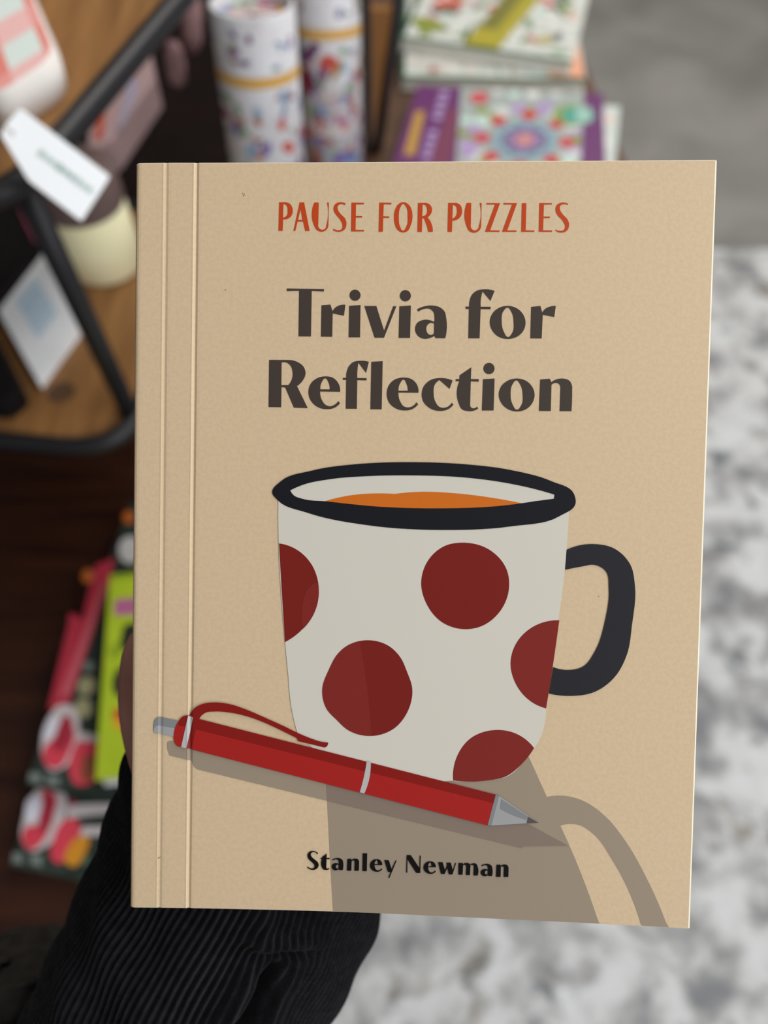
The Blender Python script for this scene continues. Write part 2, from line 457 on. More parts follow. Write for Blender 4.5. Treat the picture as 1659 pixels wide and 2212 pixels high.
title = [
    Z1("80,110 747,122 746,165 527,155 514,970 290,968 301,152 80,157"),
    Z1("702,412 862,398 900,518 ~960,445 ~1040,408 1130,402 1105,598 903,557 895,975 692,973"),
    Z1("1198,420 1402,408 1392,985 1188,985"), Z1("o1303,231,98,100"),
    Z2("-106,424 108,424 248,865 410,428 468,428 246,993 78,993"),
    Z2("522,430 727,415 713,996 508,996"), Z2("o628,240,99,101"), G_a,
    Z3("45,395 102,395 ~110,300 ~150,200 ~230,135 ~330,115 517,138 449,302 320,148 ~298,240 290,398 452,398 450,438 288,436 272,912 88,912 98,433 45,433"),
    Z3("~730,383 ~890,430 ~1000,560 ~1020,660 ~970,810 ~850,900 ~730,922 ~590,890 ~470,770 ~438,640 ~480,510 ~590,415", "~725,413 ~795,490 ~826,640 ~805,820 ~738,890 ~665,800 ~632,640 ~660,470"),
    Z3("1112,400 1262,384 1293,492 ~1350,425 ~1430,392 1513,383 1488,565 1300,528 1283,915 1098,913"),
    Z4("96,103 450,105 ~600,140 ~715,230 ~748,345 ~700,470 595,572 788,968 540,960 385,600 318,590 312,952 86,948", "320,150 ~400,150 ~480,210 ~516,330 ~500,460 440,555 316,555"),
    Z4("~1110,398 ~1240,425 ~1340,530 1368,675 1010,670 ~1040,820 ~1110,910 ~1190,935 ~1270,905 1335,842 1367,878 ~1270,960 ~1130,987 ~970,950 ~840,830 ~800,690 ~835,540 ~940,440", "1180,632 ~1160,510 ~1100,435 ~1040,500 1015,632"),
    Z5("8,425 65,425 ~75,320 ~120,210 ~200,140 ~300,120 472,138 423,338 285,155 ~270,260 265,428 432,430 430,472 265,466 257,980 58,977 66,462 8,462"),
    Z5("517,138 720,126 702,990 500,987"), G_e,
    Z6("~440,428 645,472 590,622 410,465 ~330,540 ~305,700 ~340,860 ~410,945 ~490,962 ~570,935 632,870 660,905 ~560,990 ~400,1018 ~240,970 ~120,850 ~92,715 ~130,575 ~250,465"),
    G_t, Z6("1190,450 1398,437 1380,1010 1170,1010"), Z6("o1297,258,100,101"),
    Z7("~550,437 ~710,475 ~830,590 ~870,725 ~820,890 ~690,1000 ~550,1028 ~400,990 ~270,870 ~228,730 ~270,580 ~390,475", "~543,472 ~615,550 ~657,730 ~635,910 ~555,995 ~475,900 ~440,720 ~470,550"),
    G_n]
for g in title: art(g, K_TITLE, 2)
# --- series line
ZA = zoomed((590, 425), 7.9); ZB = zoomed((800, 425), 7.9); ZC = zoomed((950, 425), 11.06); ZD = zoomed((1090, 425), 11.06)
G_Z = ZC("1118,152 1440,155 1205,803 1430,806 1425,840 1083,838 1320,188 1115,188")
series = [
    ZA("105,95 200,95 ~290,125 ~335,220 ~310,330 ~240,380 172,388 165,583 93,583", "178,122 ~230,150 ~250,230 ~235,320 170,358"),
    ZA("455,97 530,97 625,585 550,585 513,425 420,425 380,585 348,585", "470,210 503,397 428,397"),
    ZA("705,100 780,100 772,470 ~790,540 ~840,565 ~890,545 ~915,470 922,100 953,100 945,470 ~915,560 ~840,598 ~750,570 ~697,480"),
    ZA("1240,120 1222,145 ~1150,128 ~1105,160 ~1110,230 ~1160,300 ~1230,375 ~1253,460 ~1220,560 ~1120,600 1020,568 1035,547 ~1110,572 ~1170,555 ~1185,490 ~1150,400 ~1070,300 ~1033,220 ~1060,130 ~1140,95"),
    ZA("1340,102 1552,105 1548,130 1415,132 1412,330 1522,332 1518,357 1412,355 1408,565 1553,568 1552,593 1332,593"),
    ZB("155,102 362,105 358,132 230,130 222,335 325,338 322,363 222,363 215,598 143,598"),
    ZB("~565,93 ~660,140 ~712,250 ~720,350 ~690,490 ~630,590 ~560,610 ~480,580 ~420,470 ~405,350 ~425,220 ~490,120", "~562,122 ~610,170 ~640,340 ~620,500 ~558,578 ~505,500 ~487,350 ~515,180"),
    ZB("815,107 930,107 ~1010,130 ~1053,210 ~1030,300 975,352 ~1020,410 1067,600 988,600 ~940,430 ~910,370 887,362 880,600 805,600", "893,135 ~945,150 ~970,220 ~955,300 887,335"),
    ZC("203,150 370,150 ~480,190 ~532,310 ~500,470 ~400,555 300,570 292,840 188,840", "315,195 ~385,230 ~412,340 ~385,460 300,528"),
    ZC("648,150 752,150 742,660 ~760,760 ~835,808 ~910,770 ~942,680 955,150 1000,150 990,680 ~940,810 ~835,860 ~700,815 ~637,690"),
    G_Z, [[(x + 36.8, y) for x, y in c] for c in G_Z],
    ZD("415,155 520,155 505,803 712,806 710,840 400,838"),
    ZD("832,152 1132,155 1128,188 940,190 930,475 1085,475 1080,512 930,512 920,803 1138,806 1135,840 818,838"),
    ZD("1525,175 1505,200 ~1400,182 ~1330,220 ~1325,310 ~1390,420 ~1500,540 ~1540,660 ~1490,810 ~1360,858 1208,805 1225,785 ~1340,815 ~1420,790 ~1445,700 ~1390,580 ~1260,430 ~1218,320 ~1250,200 ~1380,140")]
for g in series: art(g, K_ORANGE, 2)
# --- mug and its printed shade
ZM = zoomed((560, 970), 1.929); ZS = zoomed((680, 1640), 2.023); ZQ = zoomed((320, 1500), 3.95)
PX = zoomed((0, 0), 1.0)
art(PX("700,1650 705,1695 712,1840 719,1990 1299,2010 ~1268,1920 ~1236,1840 1210.5,1783.5 ~1250,1782 ~1283,1803 ~1322,1857 ~1357,1922 1388,2010 1445,2010 ~1397,1897 ~1352,1818 ~1308,1763.5 ~1258,1729 ~1219,1719 1181.5,1721.5 1144.7,1640 1120,1590"), K_SH, 1)
pen_low = "427.6,1662 1127.4,1831.8 1132,1828 1227.7,1826.4 1145,1782 1000,1740 403,1595 395,1612"
art(PX("361.5,1603 ~366,1601 392,1608 403,1595 1000,1740 1145,1782 1227.7,1826.4 1132,1828 1127.4,1831.8 427.6,1662 ~419,1655 415,1644 367,1632 ~362,1618"), K_SH, 2)
art(PX("704,1666 1000,1740 1145,1782 1226.5,1826.4 1132,1828 1127.4,1831.8 706.6,1729.7"), K_SH2, 3)
art(ZM("80,180 80,235 ~82,420 ~95,650 ~120,930 ~135,1080 160,1185 300,1320 600,1400 800,1381 ~950,1380 ~1040,1360 ~1110,1290 ~1165,1215 1195,1080 ~1240,760 ~1275,480 1290,265 1290,200 ~1050,112 ~640,78 ~300,92 ~120,140"), K_WHITE, 4)
art(ZM("275,217 ~380,193 ~480,185 565,187 ~680,178 ~800,183 ~950,200 1095,226 1000,260 500,260"), K_TEA, 5)
art(ZM("~640,55 ~850,63 ~1050,88 ~1220,135 ~1310,185 ~1318,225 ~1250,280 ~1050,322 ~760,337 ~450,317 ~200,265 ~80,215 ~55,180 ~90,135 ~220,90 ~420,62",
       "~640,110 ~850,118 ~1050,145 ~1180,175 1230,190 1228,207 1150,217 ~1000,237 ~750,247 ~500,240 ~280,218 ~180,207 ~145,193 130,172 ~180,150 ~300,125 ~450,113"), K_NAVY, 6)
art(ZM("83,393 ~150,415 ~215,475 ~248,570 ~235,670 ~190,740 108,804 ~95,600"), K_RED1, 5)
art(ZM("246,553 ~208,575 ~180,650 184,748 ~235,670 ~248,575"), K_RED2, 6)
art(ZM("~857,390 ~960,420 ~1030,500 ~1040,585 ~1000,680 ~920,740 ~850,750 ~760,720 ~695,640 ~675,560 ~700,470 ~770,405"), K_RED1, 5)
art(ZM("~450,796 ~540,820 ~590,870 ~615,925 ~638,1000 ~620,1090 ~560,1165 ~465,1195 ~370,1170 ~325,1130 ~280,1080 ~263,1000 ~290,920 ~330,850 ~380,812"), K_RED1, 5)
art(ZM("420,802 ~445,960 468,1194 ~370,1170 ~325,1130 ~280,1080 ~263,1000 ~290,920 ~330,850 ~380,812"), K_RED2, 6)
art(ZM("1250,713 ~1150,735 ~1070,810 ~1047,890 ~1070,980 ~1130,1050 1195,1080 ~1225,890"), K_RED2, 5)
art(ZM("808,1380 ~820,1290 ~880,1205 ~980,1170 ~1070,1185 1145,1245 ~1090,1315 ~1030,1362 ~950,1380"), K_RED2, 5)
art(ZM("1280,420 ~1340,400 ~1400,396 ~1480,415 ~1545,480 ~1565,570 ~1553,730 ~1530,860 ~1480,950 ~1400,1010 ~1290,1028 1207,1018 1225,908 ~1290,920 ~1350,905 ~1400,840 ~1440,720 ~1457,580 ~1445,510 ~1400,483 ~1340,490 1275,503"), K_HANDLE, 5)
# --- pen
art(ZQ("95,190 265,222 235,362 ~100,330 ~55,318 ~52,295 ~70,205"), K_G2, 7)
art(ZQ("90,262 258,290 238,362 ~100,330 ~55,318 ~54,290"), K_G1, 8)
art(ZQ("~275,210 ~310,180 350,178 285,443 ~245,432 ~232,410"), K_PRED, 9)
art(ZQ("264,262 ~275,210 ~310,180 350,178 328,270"), K_PDARK, 10)
art(PX("416,1548.5 1070.5,1715.6 1053.2,1781.9 403.5,1615.2"), K_PDARK, 9)
art(PX("423.8,1574.7 1066.5,1734 1053.2,1781.9 413.7,1617.5"), K_PRED, 10)
art(ZQ("355,180 ~400,115 ~470,78 ~570,65 ~700,80 ~850,130 ~1000,195 ~1150,262 ~1290,330 ~1400,375 ~1480,400 1537,406 ~1533,430 ~1515,447 1490,445 1280,395 1275,372 ~1150,310 ~1000,240 ~850,185 ~700,152 ~570,143 ~490,155 ~450,190 437,215 385,235"), K_PDARK, 11)
art(ZQ("345,180 387,193 330,455 285,445"), K_G0, 12)
art(ZS("227,8 245,9 ~241,70 217,147 197,142 ~216,70"), K_G0, 11)
art(ZS("790,153 805,158 772,287 755,285"), K_G2, 11)
art(ZS("805,158 978,275 930,277 772,287"), K_G1, 11)
art(ZS("814,172 934,249 922,262 ~850,235 810,215"), K_G2, 12)
art(ZS("932,248 978,275 925,277"), K_G3, 13)
# --- author, raised and glossy
ZE = zoomed((655, 1830), 11.06); ZF = zoomed((780, 1830), 11.06); ZG = zoomed((900, 1830), 7.9)
def fit(g, org, sc, x0, y0, x1, y1):
    xs_ = [p[0] for c in g for p in c]; ys_ = [p[1] for c in g for p in c]
    a0, a1, b0, b1 = min(xs_), max(xs_), min(ys_), max(ys_)
    return [[(org[0] + (x0 + (p[0] - a0) / (a1 - a0) * (x1 - x0)) / sc, org[1] + (y0 + (p[1] - b0) / (b1 - b0) * (y1 - y0)) / sc) for p in c] for c in g]
author = [
    ZE("357,145 342,165 ~240,110 ~185,150 ~200,220 ~270,290 ~350,360 ~372,430 ~320,510 ~215,535 100,475 112,460 ~210,505 ~260,490 ~275,430 ~220,360 ~130,270 ~107,190 ~150,110 ~230,88"),
    fit(G_t, (655, 1830), 11.06, 422, 155, 632, 537), fit(G_a, (655, 1830), 11.06, 685, 257, 962, 545),
    fit(G_n, (655, 1830), 11.06, 1050, 270, 1337, 555), ZE("1427,143 1530,145 1522,566 1420,564"),
    fit(G_e, (780, 1830), 11.06, 217, 285, 508, 580),
    ZF("560,305 665,310 730,520 830,315 850,315 680,725 657,722 715,588 645,583"),
    ZF("1095,185 1190,187 1400,500 1406,200 1428,200 1415,610 1320,607 1110,285 1107,600 1083,600"),
    fit(G_e, (900, 1830), 7.9, 120, 240, 328, 450),
    ZG("370,255 445,256 487,398 520,300 512,262 585,263 620,400 660,268 674,268 612,460 552,458 525,345 478,453 418,450"),
    ZG("718,268 785,268 792,290 ~835,268 ~890,275 915,295 ~960,275 ~1020,285 ~1043,330 1040,478 972,476 980,335 ~960,300 918,303 910,472 843,470 850,325 ~830,297 792,304 785,465 715,463"),
    fit(G_a, (900, 1830), 7.9, 1095, 283, 1297, 490), fit(G_n, (900, 1830), 7.9, 1357, 293, 1567, 503)]
for g in author: art(g, K_AUTH, 4, lift=0.00008)
# small marks of wear on the cover
K_MARK = ink('scuff', (60, 50, 42), 0.8)
for px, py, l, an_ in ((528, 420, 4, 1.2), (488, 626, 2, 0.3), (1294, 1288, 1.6, 0), (525, 418, 1.5, 0.5), (345, 1852, 4, 0.6)):
    dx, dy = math.cos(an_) * l, -math.sin(an_) * l; nx, ny = -dy / l * 0.8, dx / l * 0.8
    art([[(px - dx - nx, py - dy - ny), (px + dx, py + dy), (px - dx + nx, py - dy + ny)]], K_MARK, 3)

def bm_obj(bm, name, mats, parent):
    me = bpy.data.meshes.new(name); bm.to_mesh(me); bm.free()
    for m in mats: me.materials.append(m)
    o = bpy.data.objects.new(name, me); COL.objects.link(o); o.parent = parent; return o
for v in fc.verts: v.co.x += SHEAR * v.co.y
bm_obj(fc, 'front_cover', mats_cover, book)
def local_box(name, x0, x1, y0, y1, z0, z1, m, side=None):
    b = MB(); b.prism([(x0 + SHEAR * y0, y0, z0), (x1 + SHEAR * y0, y0, z0), (x1 + SHEAR * y1, y1, z0), (x0 + SHEAR * y1, y1, z0)], (0, 0, z1 - z0), m, side)
    me = b.build(name); me.parent = book; return me
yb0, yt0 = bot[0][1], top[0][1]
local_box('page_block', XL + 0.0016, XR - 0.0006, yb0 + 0.0012, yt0 - 0.0008, -BT + 0.0005, -0.0008, M_PAGE)
local_box('back_cover', XL + 0.001, XR, yb0 + 0.0003, yt0, -BT, -BT + 0.0004, K_BEIGE)
b = MB(); n = 10; R_ = (BT - 0.0012) / 2
pr = [(XL - 0.0003 * math.sin(math.pi * k / n), -0.0010 - (BT - 0.0012) * k / n) for k in range(n + 1)]
for k in range(n):
    (xa, za), (xb, zb) = pr[k], pr[k + 1]
    q0_, q1_ = SHEAR * yb0, SHEAR * yt0
    b.poly([(xa + q0_, yb0, za), (xa + q1_, yt0, za), (xb + q1_, yt0, zb), (xb + q0_, yb0, zb)], K_BEIGE, True)
    b.poly([(xa + q0_ + 0.0005, yb0, za), (xb + q0_ + 0.0005, yb0, zb), (xb + q1_ + 0.0005, yt0, zb), (xa + q1_ + 0.0005, yt0, za)], K_BEIGE, True)
sp = b.build('spine'); sp.parent = book

# ------------------------------------------------------------------ the person's arm
M_SKIN = mat('skin', (172, 122, 108), 0.5, 0.35, ((158, 104, 92), 60, 0.35, 0.65), (500, 0.15))
zb_ = -BT
def bp(px, py, back):                     # point behind the book; back = distance behind the back cover
    x, y = onb(px, py); k = 1 + (BT + back) / 0.205
    return BOOK @ Vector((x * k, y * k, -BT - back))
def skin_mesh(name, nodes, edges, root, m, sub=2):
    me = bpy.data.meshes.new(name)
    me.from_pydata([tuple(p) for p, r in nodes], edges, [])
    o = bpy.data.objects.new(name, me); COL.objects.link(o)
    md = o.modifiers.new('skin', 'SKIN'); md.use_smooth_shade = True
    for i, (p, r) in enumerate(nodes):
        r = r if hasattr(r, '__len__') else (r, r)
        me.skin_vertices[0].data[i].radius = r
        me.skin_vertices[0].data[i].use_root = (i == root)
    sb = o.modifiers.new('sub', 'SUBSURF'); sb.levels = sub; sb.render_levels = sub
    dg = bpy.context.evaluated_depsgraph_get(); ev = o.evaluated_get(dg)
    nm = bpy.data.meshes.new_from_object(ev)
    o.modifiers.clear(); o.data = nm; nm.materials.clear(); nm.materials.append(m)
    for p in nm.polygons: p.use_smooth = True
    return o
N, Ed = [], []
def node(p, r): N.append((p, r)); return len(N) - 1
def link(*ids):
    for a, c in zip(ids, ids[1:]): Ed.append((a, c))
wrist = node(bp(500, 1880, 0.030), (0.027, 0.021))
fore1 = node(bp(385, 2130, 0.046), 0.022)
fore2 = node(bp(250, 2420, 0.052), 0.024)
palm = node(bp(470, 1680, 0.0225), 0.0205)
link(fore2, fore1, wrist, palm)
for (kx, ky), chain in (
        ((430, 1470), [(430, 1310), (450, 1190), (475, 1110)]),
        ((505, 1450), [(530, 1250), (555, 1110), (575, 1020)]),
        ((585, 1470), [(640, 1290), (680, 1160), (705, 1080)]),
        ((655, 1520), [(730, 1390), (780, 1300), (812, 1240)])):
    k = node(bp(kx, ky, 0.0125), 0.0115)
    link(palm, k)
    prev = k
    for j, (fx, fy) in enumerate(chain):
        c = node(bp(fx, fy, (0.0135, 0.0115, 0.0075)[j]), (0.0085, 0.0078, 0.0066)[j]); link(prev, c); prev = c
t1 = node(bp(385, 1690, 0.016), 0.0150); t2 = node(bp(318, 1570, 0.0130), 0.0108); t3 = node(bp(309, 1450, 0.0115), 0.0088); t4 = node(bp(328, 1365, 0.0085), 0.0072)
link(wrist, t1, t2, t3, t4)
person = skin_mesh('person', N, Ed, wrist, M_SKIN)
tag(person, "person's left hand and arm in a black ribbed knit sleeve, behind the beige book", 'person')

M_KNIT = mat('black_knit', (24, 23, 26), 0.95, 0.06, ((33, 32, 36), 300, 0.4, 0.65), (1400, 0.6), sheen=0.06)
M_COAT = mat('black_coat', (34, 31, 29), 0.9, 0.12, ((44, 41, 38), 160, 0.4, 0.65), (700, 0.5))
def loft(name, secs, nu, nv, m, fn=None, parent=None):
    """secs: (centre, half width vector, half depth vector); fn(u in 0..1 around, v along) -> extra radius"""
    K = len(secs)
    def cr(i, t, comp):
        g = lambda q: secs[min(max(q, 0), K - 1)][comp]
        p0, p1, p2, p3 = g(i - 1), g(i), g(i + 1), g(i + 2)
        return 0.5 * ((2 * p1) + (p2 - p0) * t + (2 * p0 - 5 * p1 + 4 * p2 - p3) * t * t + (3 * p1 - p0 - 3 * p2 + p3) * t ** 3)
    vs = []; fs = []
    for j in range(nv + 1):
        q = j / nv * (K - 1); i = min(int(q), K - 2); t = q - i
        c, a, d = cr(i, t, 0), cr(i, t, 1), cr(i, t, 2)
        for k in range(nu):
            th = 2 * math.pi * k / nu
            dv = a * math.cos(th) + d * math.sin(th)
            e = fn(k / nu, j / nv) if fn else 0
            vs.append(c + dv + dv.normalized() * e)
    for j in range(nv):
        for k in range(nu):
            fs.append([j * nu + k, j * nu + (k + 1) % nu, (j + 1) * nu + (k + 1) % nu, (j + 1) * nu + k])
    b = MB(); b.mesh(vs, fs, m, True)
    o = b.build(name)
    if parent: o.parent = parent
    return o
def sec(pxl, pxr, py_l, py_r, depth, hd):
    l = deep(pxl, py_l, depth); r = deep(pxr, py_r, depth)
    return ((l + r) / 2, (r - l) / 2, -FW * hd)
secs = [sec(285, 830, 1610, 1700, 0.252, 0.022), sec(262, 832, 1700, 1800, 0.256, 0.027), sec(220, 826, 1830, 1930, 0.262, 0.033),
        sec(155, 782, 1980, 2060, 0.266, 0.037), sec(95, 705, 2110, 2200, 0.268, 0.040), sec(30, 640, 2260, 2350, 0.270, 0.042), sec(-60, 560, 2500, 2600, 0.275, 0.045), sec(-150, 480, 2760, 2860, 0.280, 0.047)]
def knit(u, v):
    v = v * 7 / 6
    rib = 0.0008 * math.cos(2 * math.pi * 120 * (u + 0.012 * math.sin(v * 9)))
    wr = 0.0015 * math.sin(9 * u * 6.283 + 14 * v) * math.sin(v * 19) * (0.35 + 0.65 * (u < 0.5))
    d = u - (0.188 + 0.05 * (v - 0.5))           # slit with lifted lips on the visible side
    s_ = 0.0
    if v > 0.40:
        k = min(1, (v - 0.40) / 0.05)
        wd = 0.004 + 0.007 * min(1, (v - 0.40) / 0.12)
        s_ = -0.0125 * k * math.exp(-(d / wd) ** 2) + 0.0055 * k * math.exp(-((d - 0.022) / 0.011) ** 2) + 0.003 * k * math.exp(-((d + 0.022) / 0.010) ** 2)
    s_ += -0.006 * math.exp(-((v - 0.392) / 0.010) ** 2 - ((u - 0.172) / 0.022) ** 2)      # pucker above the slit
    s_ += 0.0035 * math.exp(-((v - 0.365) / 0.014) ** 2 - ((u - 0.19) / 0.035) ** 2)
    s_ += 0.0025 * math.exp(-((u - 0.205 - (0.39 - v) * 0.05) / 0.012) ** 2) * max(0, min(1, (0.41 - v) / 0.04)) * max(0, min(1, (v - 0.2) / 0.1))
    return rib + wr + s_
loft('sweater_sleeve', secs, 960, 300, M_KNIT, knit, person)
secs2 = [sec(0, 20, 2086, 2084, 0.300, 0.003), sec(-90, 92, 2088, 2072, 0.300, 0.020), sec(-130, 118, 2095, 2075, 0.300, 0.028), sec(-190, 130, 2135, 2105, 0.304, 0.040), sec(-240, 120, 2220, 2190, 0.308, 0.046), sec(-300, 100, 2390, 2360, 0.312, 0.05), sec(-360, 60, 2620, 2580, 0.316, 0.05), sec(-330, 20, 2740, 2700, 0.318, 0.03), sec(-160, -140, 2760, 2758, 0.318, 0.003)]
loft('coat', secs2, 120, 90, M_COAT, lambda u, v: 0.002 * math.sin(u * 31 + v * 13) * math.sin(v * 17 + u * 6), person)
bpy.data.objects['coat']['label'] = 'black coat bunched up beside the knit sleeve'

# ------------------------------------------------------------------ background things
def flat_shape(b, org, ux, uy, pts, m, h):
    """a printed shape lying on a face: org + ux*x + uy*y, lifted by h along the normal"""
    n = ux.cross(uy).normalized()
    P = [org + ux * x + uy * y + n * h for x, y in pts]
    b.poly(P, m)
def ell(cx, cy, rx, ry, rot=0.0, n=18):
    c, s = math.cos(rot), math.sin(rot)
    return [(cx + rx * math.cos(a) * c - ry * math.sin(a) * s, cy + rx * math.cos(a) * s + ry * math.sin(a) * c) for a in [2 * math.pi * k / n for k in range(n)]]
def rect(x0, y0, x1, y1): return [(x0, y0), (x1, y0), (x1, y1), (x0, y1)]
def leaf(cx, cy, l, w_, rot):
    c, s = math.cos(rot), math.sin(rot)
    q = [(-l, 0), (-l * .4, w_), (l * .3, w_ * .9), (l, 0), (l * .3, -w_ * .9), (-l * .4, -w_)]
    return [(cx + x * c - y * s, cy + x * s + y * c) for x, y in q]
def P_(name, rgb, rough=0.45): return mat('ink_' + name, rgb, rough, 0.3)

def make_book(name, bl, br, tl, thick, cover_m, label, cat, prints, group=None, back_m=None):
    """book lying flat: bl, br, tl are world points of its top face corners; prints: list of (pts in 0..1 units, material)"""
    ux = br - bl; uy = tl - bl
    uy = uy - ux * 0.0
    zt = bl.z
    c = bl + (ux + uy) / 2
    root = thing(name, (c.x, c.y, zt - thick), label, cat, group)
    def quad(i, z): return [bl + ux * i + uy * i + Vector((0, 0, z)), bl + ux * (1 - i) + uy * i + Vector((0, 0, z)), bl + ux * (1 - i) + uy * (1 - i) + Vector((0, 0, z)), bl + ux * i + uy * (1 - i) + Vector((0, 0, z))]
    b = MB(); b.keep = True
    q = quad(0, -0.0006)
    b.prism(q, (0, 0, 0.0006), cover_m)
    for k, (pts, m) in enumerate(prints): flat_shape(b, bl, ux, uy, pts, m, 0.00006 + 0.000012 * k)
    b.build('front_cover', root, origin=tuple(c))
    b = MB(); b.prism(quad(0.012, -thick + 0.0006), (0, 0, thick - 0.0012), M_PAGE); b.build('page_block', root, origin=tuple(c))
    b = MB(); b.prism(quad(0, -thick), (0, 0, 0.0006), back_m or cover_m); b.build('back_cover', root, origin=tuple(c))
    return root
def copy_thing(src, loc, label, rz=0.0):
    r = src.copy(); COL.objects.link(r); r.location = loc; r.rotation_euler = (0, 0, rz); r['label'] = label
    for ch in src.children:
        c = ch.copy(); COL.objects.link(c); c.parent = r
    return r

def uv_of(bl, ux, uy):                    # photo pixel -> position on a book's top face
    det = ux.x * uy.y - ux.y * uy.x
    def g(px, py):
        d = at(px, py, bl.z) - bl
        return ((d.x * uy.y - d.y * uy.x) / det, (ux.x * d.y - ux.y * d.x) / det)
    return g
# purple mandala colouring book, and a pale one under it
LAV, PUR, PUR2, MINT, TEAL, RED_, OLV, GOLD = (P_('lavender', (176, 150, 196)), P_('purple', (104, 48, 104)), P_('plum', (122, 58, 84)), P_('mint', (196, 220, 210)), P_('teal', (78, 160, 142)), P_('scarlet', (196, 52, 62)), P_('olive', (140, 150, 58)), P_('mustard', (188, 146, 62)))
SLATE, CYAN, PINKP, WHT, PALE = P_('slate', (112, 106, 138)), P_('cyan', (128, 176, 186)), P_('pink', (206, 130, 160)), P_('white', (226, 226, 222)), P_('pale', (206, 210, 206))
PB_Z = TZ + 0.032
tl = at(902, 184, PB_Z); wv = at(1302, 204, PB_Z) - tl; dn = (at(849, 352, PB_Z) - tl) * 1.75
bl = tl + dn; uy_ = -dn
g = uv_of(bl, wv, uy_)
A = wv.length / uy_.length
def up_px(*pts): return [g(*p) for p in pts]
pr = [(up_px((902, 184), (996, 188), (985, 352), (970, 470), (800, 470), (849, 352)), PUR), (up_px((968, 235), (990, 232), (972, 352), (930, 352)), PUR2),
      (up_px((898, 240), (918, 240), (896, 335), (872, 335)), GOLD)]
for k in range(9):                        # pale lettering running down the spine side
    y = 196 + k * 17; x = 934 + 22 - (y - 196) * 0.28 - 0
    if k != 4: pr.append((up_px((x - 4, y), (x + 14, y + 1), (x + 11, y + 12), (x - 7, y + 11)), LAV))
cx_, cy_ = g(1133, 303)
r0 = 0.215
def mand(rad, ang): return cx_ + rad * math.cos(ang), cy_ + rad * math.sin(ang) * A
for k in range(16):
    a = 2 * math.pi * (k + .5) / 16; x, y = mand(0.275, a)
    pr.append((ell(x, y, 0.05, 0.05 * A), (LAV, PALE, MINT, LAV)[k % 4]))
for k in range(8):
    a = 2 * math.pi * k / 8
    x, y = mand(0.252, a); pr.append((ell(x, y, 0.036, 0.036 * A), OLV))
    x, y = mand(r0, a); pr.append((ell(x, y, 0.042, 0.042 * A), RED_))
pr.append((ell(cx_, cy_, 0.172, 0.172 * A, n=36), P_('mandala_grey', (150, 148, 150))))
for k in range(16):
    a = 2 * math.pi * (k + .5) / 16; x, y = mand(0.145, a)
    pr.append((ell(x, y, 0.026, 0.020 * A), CYAN if k % 2 else P_('sky', (120, 170, 190))))
pr.append((ell(cx_, cy_, 0.118, 0.118 * A, n=30), SLATE))
for k in range(12):
    a = 2 * math.pi * k / 12; x, y = mand(0.085, a)
    pr.append((ell(x, y, 0.016, 0.013 * A), LAV if k % 2 else SLATE))
pr += [(ell(cx_, cy_, 0.052, 0.052 * A), PINKP), (ell(cx_, cy_, 0.024, 0.024 * A), GOLD)]
for px, py, m, r_ in ((1035, 212, RED_, 0.052), (1030, 210, P_('rose_light', (220, 120, 120)), 0.022), (1042, 240, OLV, 0.035), (1075, 200, PALE, 0.03), (1110, 205, MINT, 0.035), (1150, 205, WHT, 0.035), (1180, 228, LAV, 0.035), (1200, 205, PALE, 0.03), (1012, 330, LAV, 0.04), (1000, 290, OLV, 0.03), (1245, 300, OLV, 0.028), (1240, 335, PALE, 0.035), (1008, 262, MINT, 0.035)):
    x, y = g(px, py); pr.append((ell(x, y, r_, r_ * A), m))
pr.append((up_px((1262, 203), (1302, 204), (1312, 470), (1250, 470)), PUR))
x, y = g(1243, 250); pr += [(ell(x - 0.012, y, 0.105, 0.105 * A * 0.86, n=30), OLV), (ell(x + 0.012, y, 0.088, 0.088 * A * 0.86, n=30), TEAL)]
for k in range(4): pr.append((up_px((1246 + k * 8, 232), (1250 + k * 8, 232), (1250 + k * 8, 266), (1246 + k * 8, 266)), MINT))
CREAMC = mat('mandala_cover', (176, 182, 178), 0.4, 0.3, ((150, 164, 158), 120, 0.35, 0.65))
make_book('coloring_book', bl, bl + wv, tl, 0.016, CREAMC, 'purple mandala colouring book with a red and blue flower wheel and teal oval sticker', 'book', pr)
PALEC = mat('pale_floral_cover', (196, 210, 202), 0.4, 0.3, ((214, 208, 206), 50, 0.4, 0.65))
off = Vector((0.030, -0.004, -0.016))
rnd = random.Random(9)
pr = [(ell(rnd.uniform(0.86, 0.98), rnd.uniform(0.05, 0.97), 0.02, 0.03), rnd.choice([WHT, MINT, MINT, P_('blush', (222, 190, 178))])) for k in range(26)]
make_book('coloring_book', bl + off, bl + wv + off, tl + off, 0.016, PALEC, 'pale mint colouring book lying beneath the purple mandala book, showing at its right', 'book', pr)

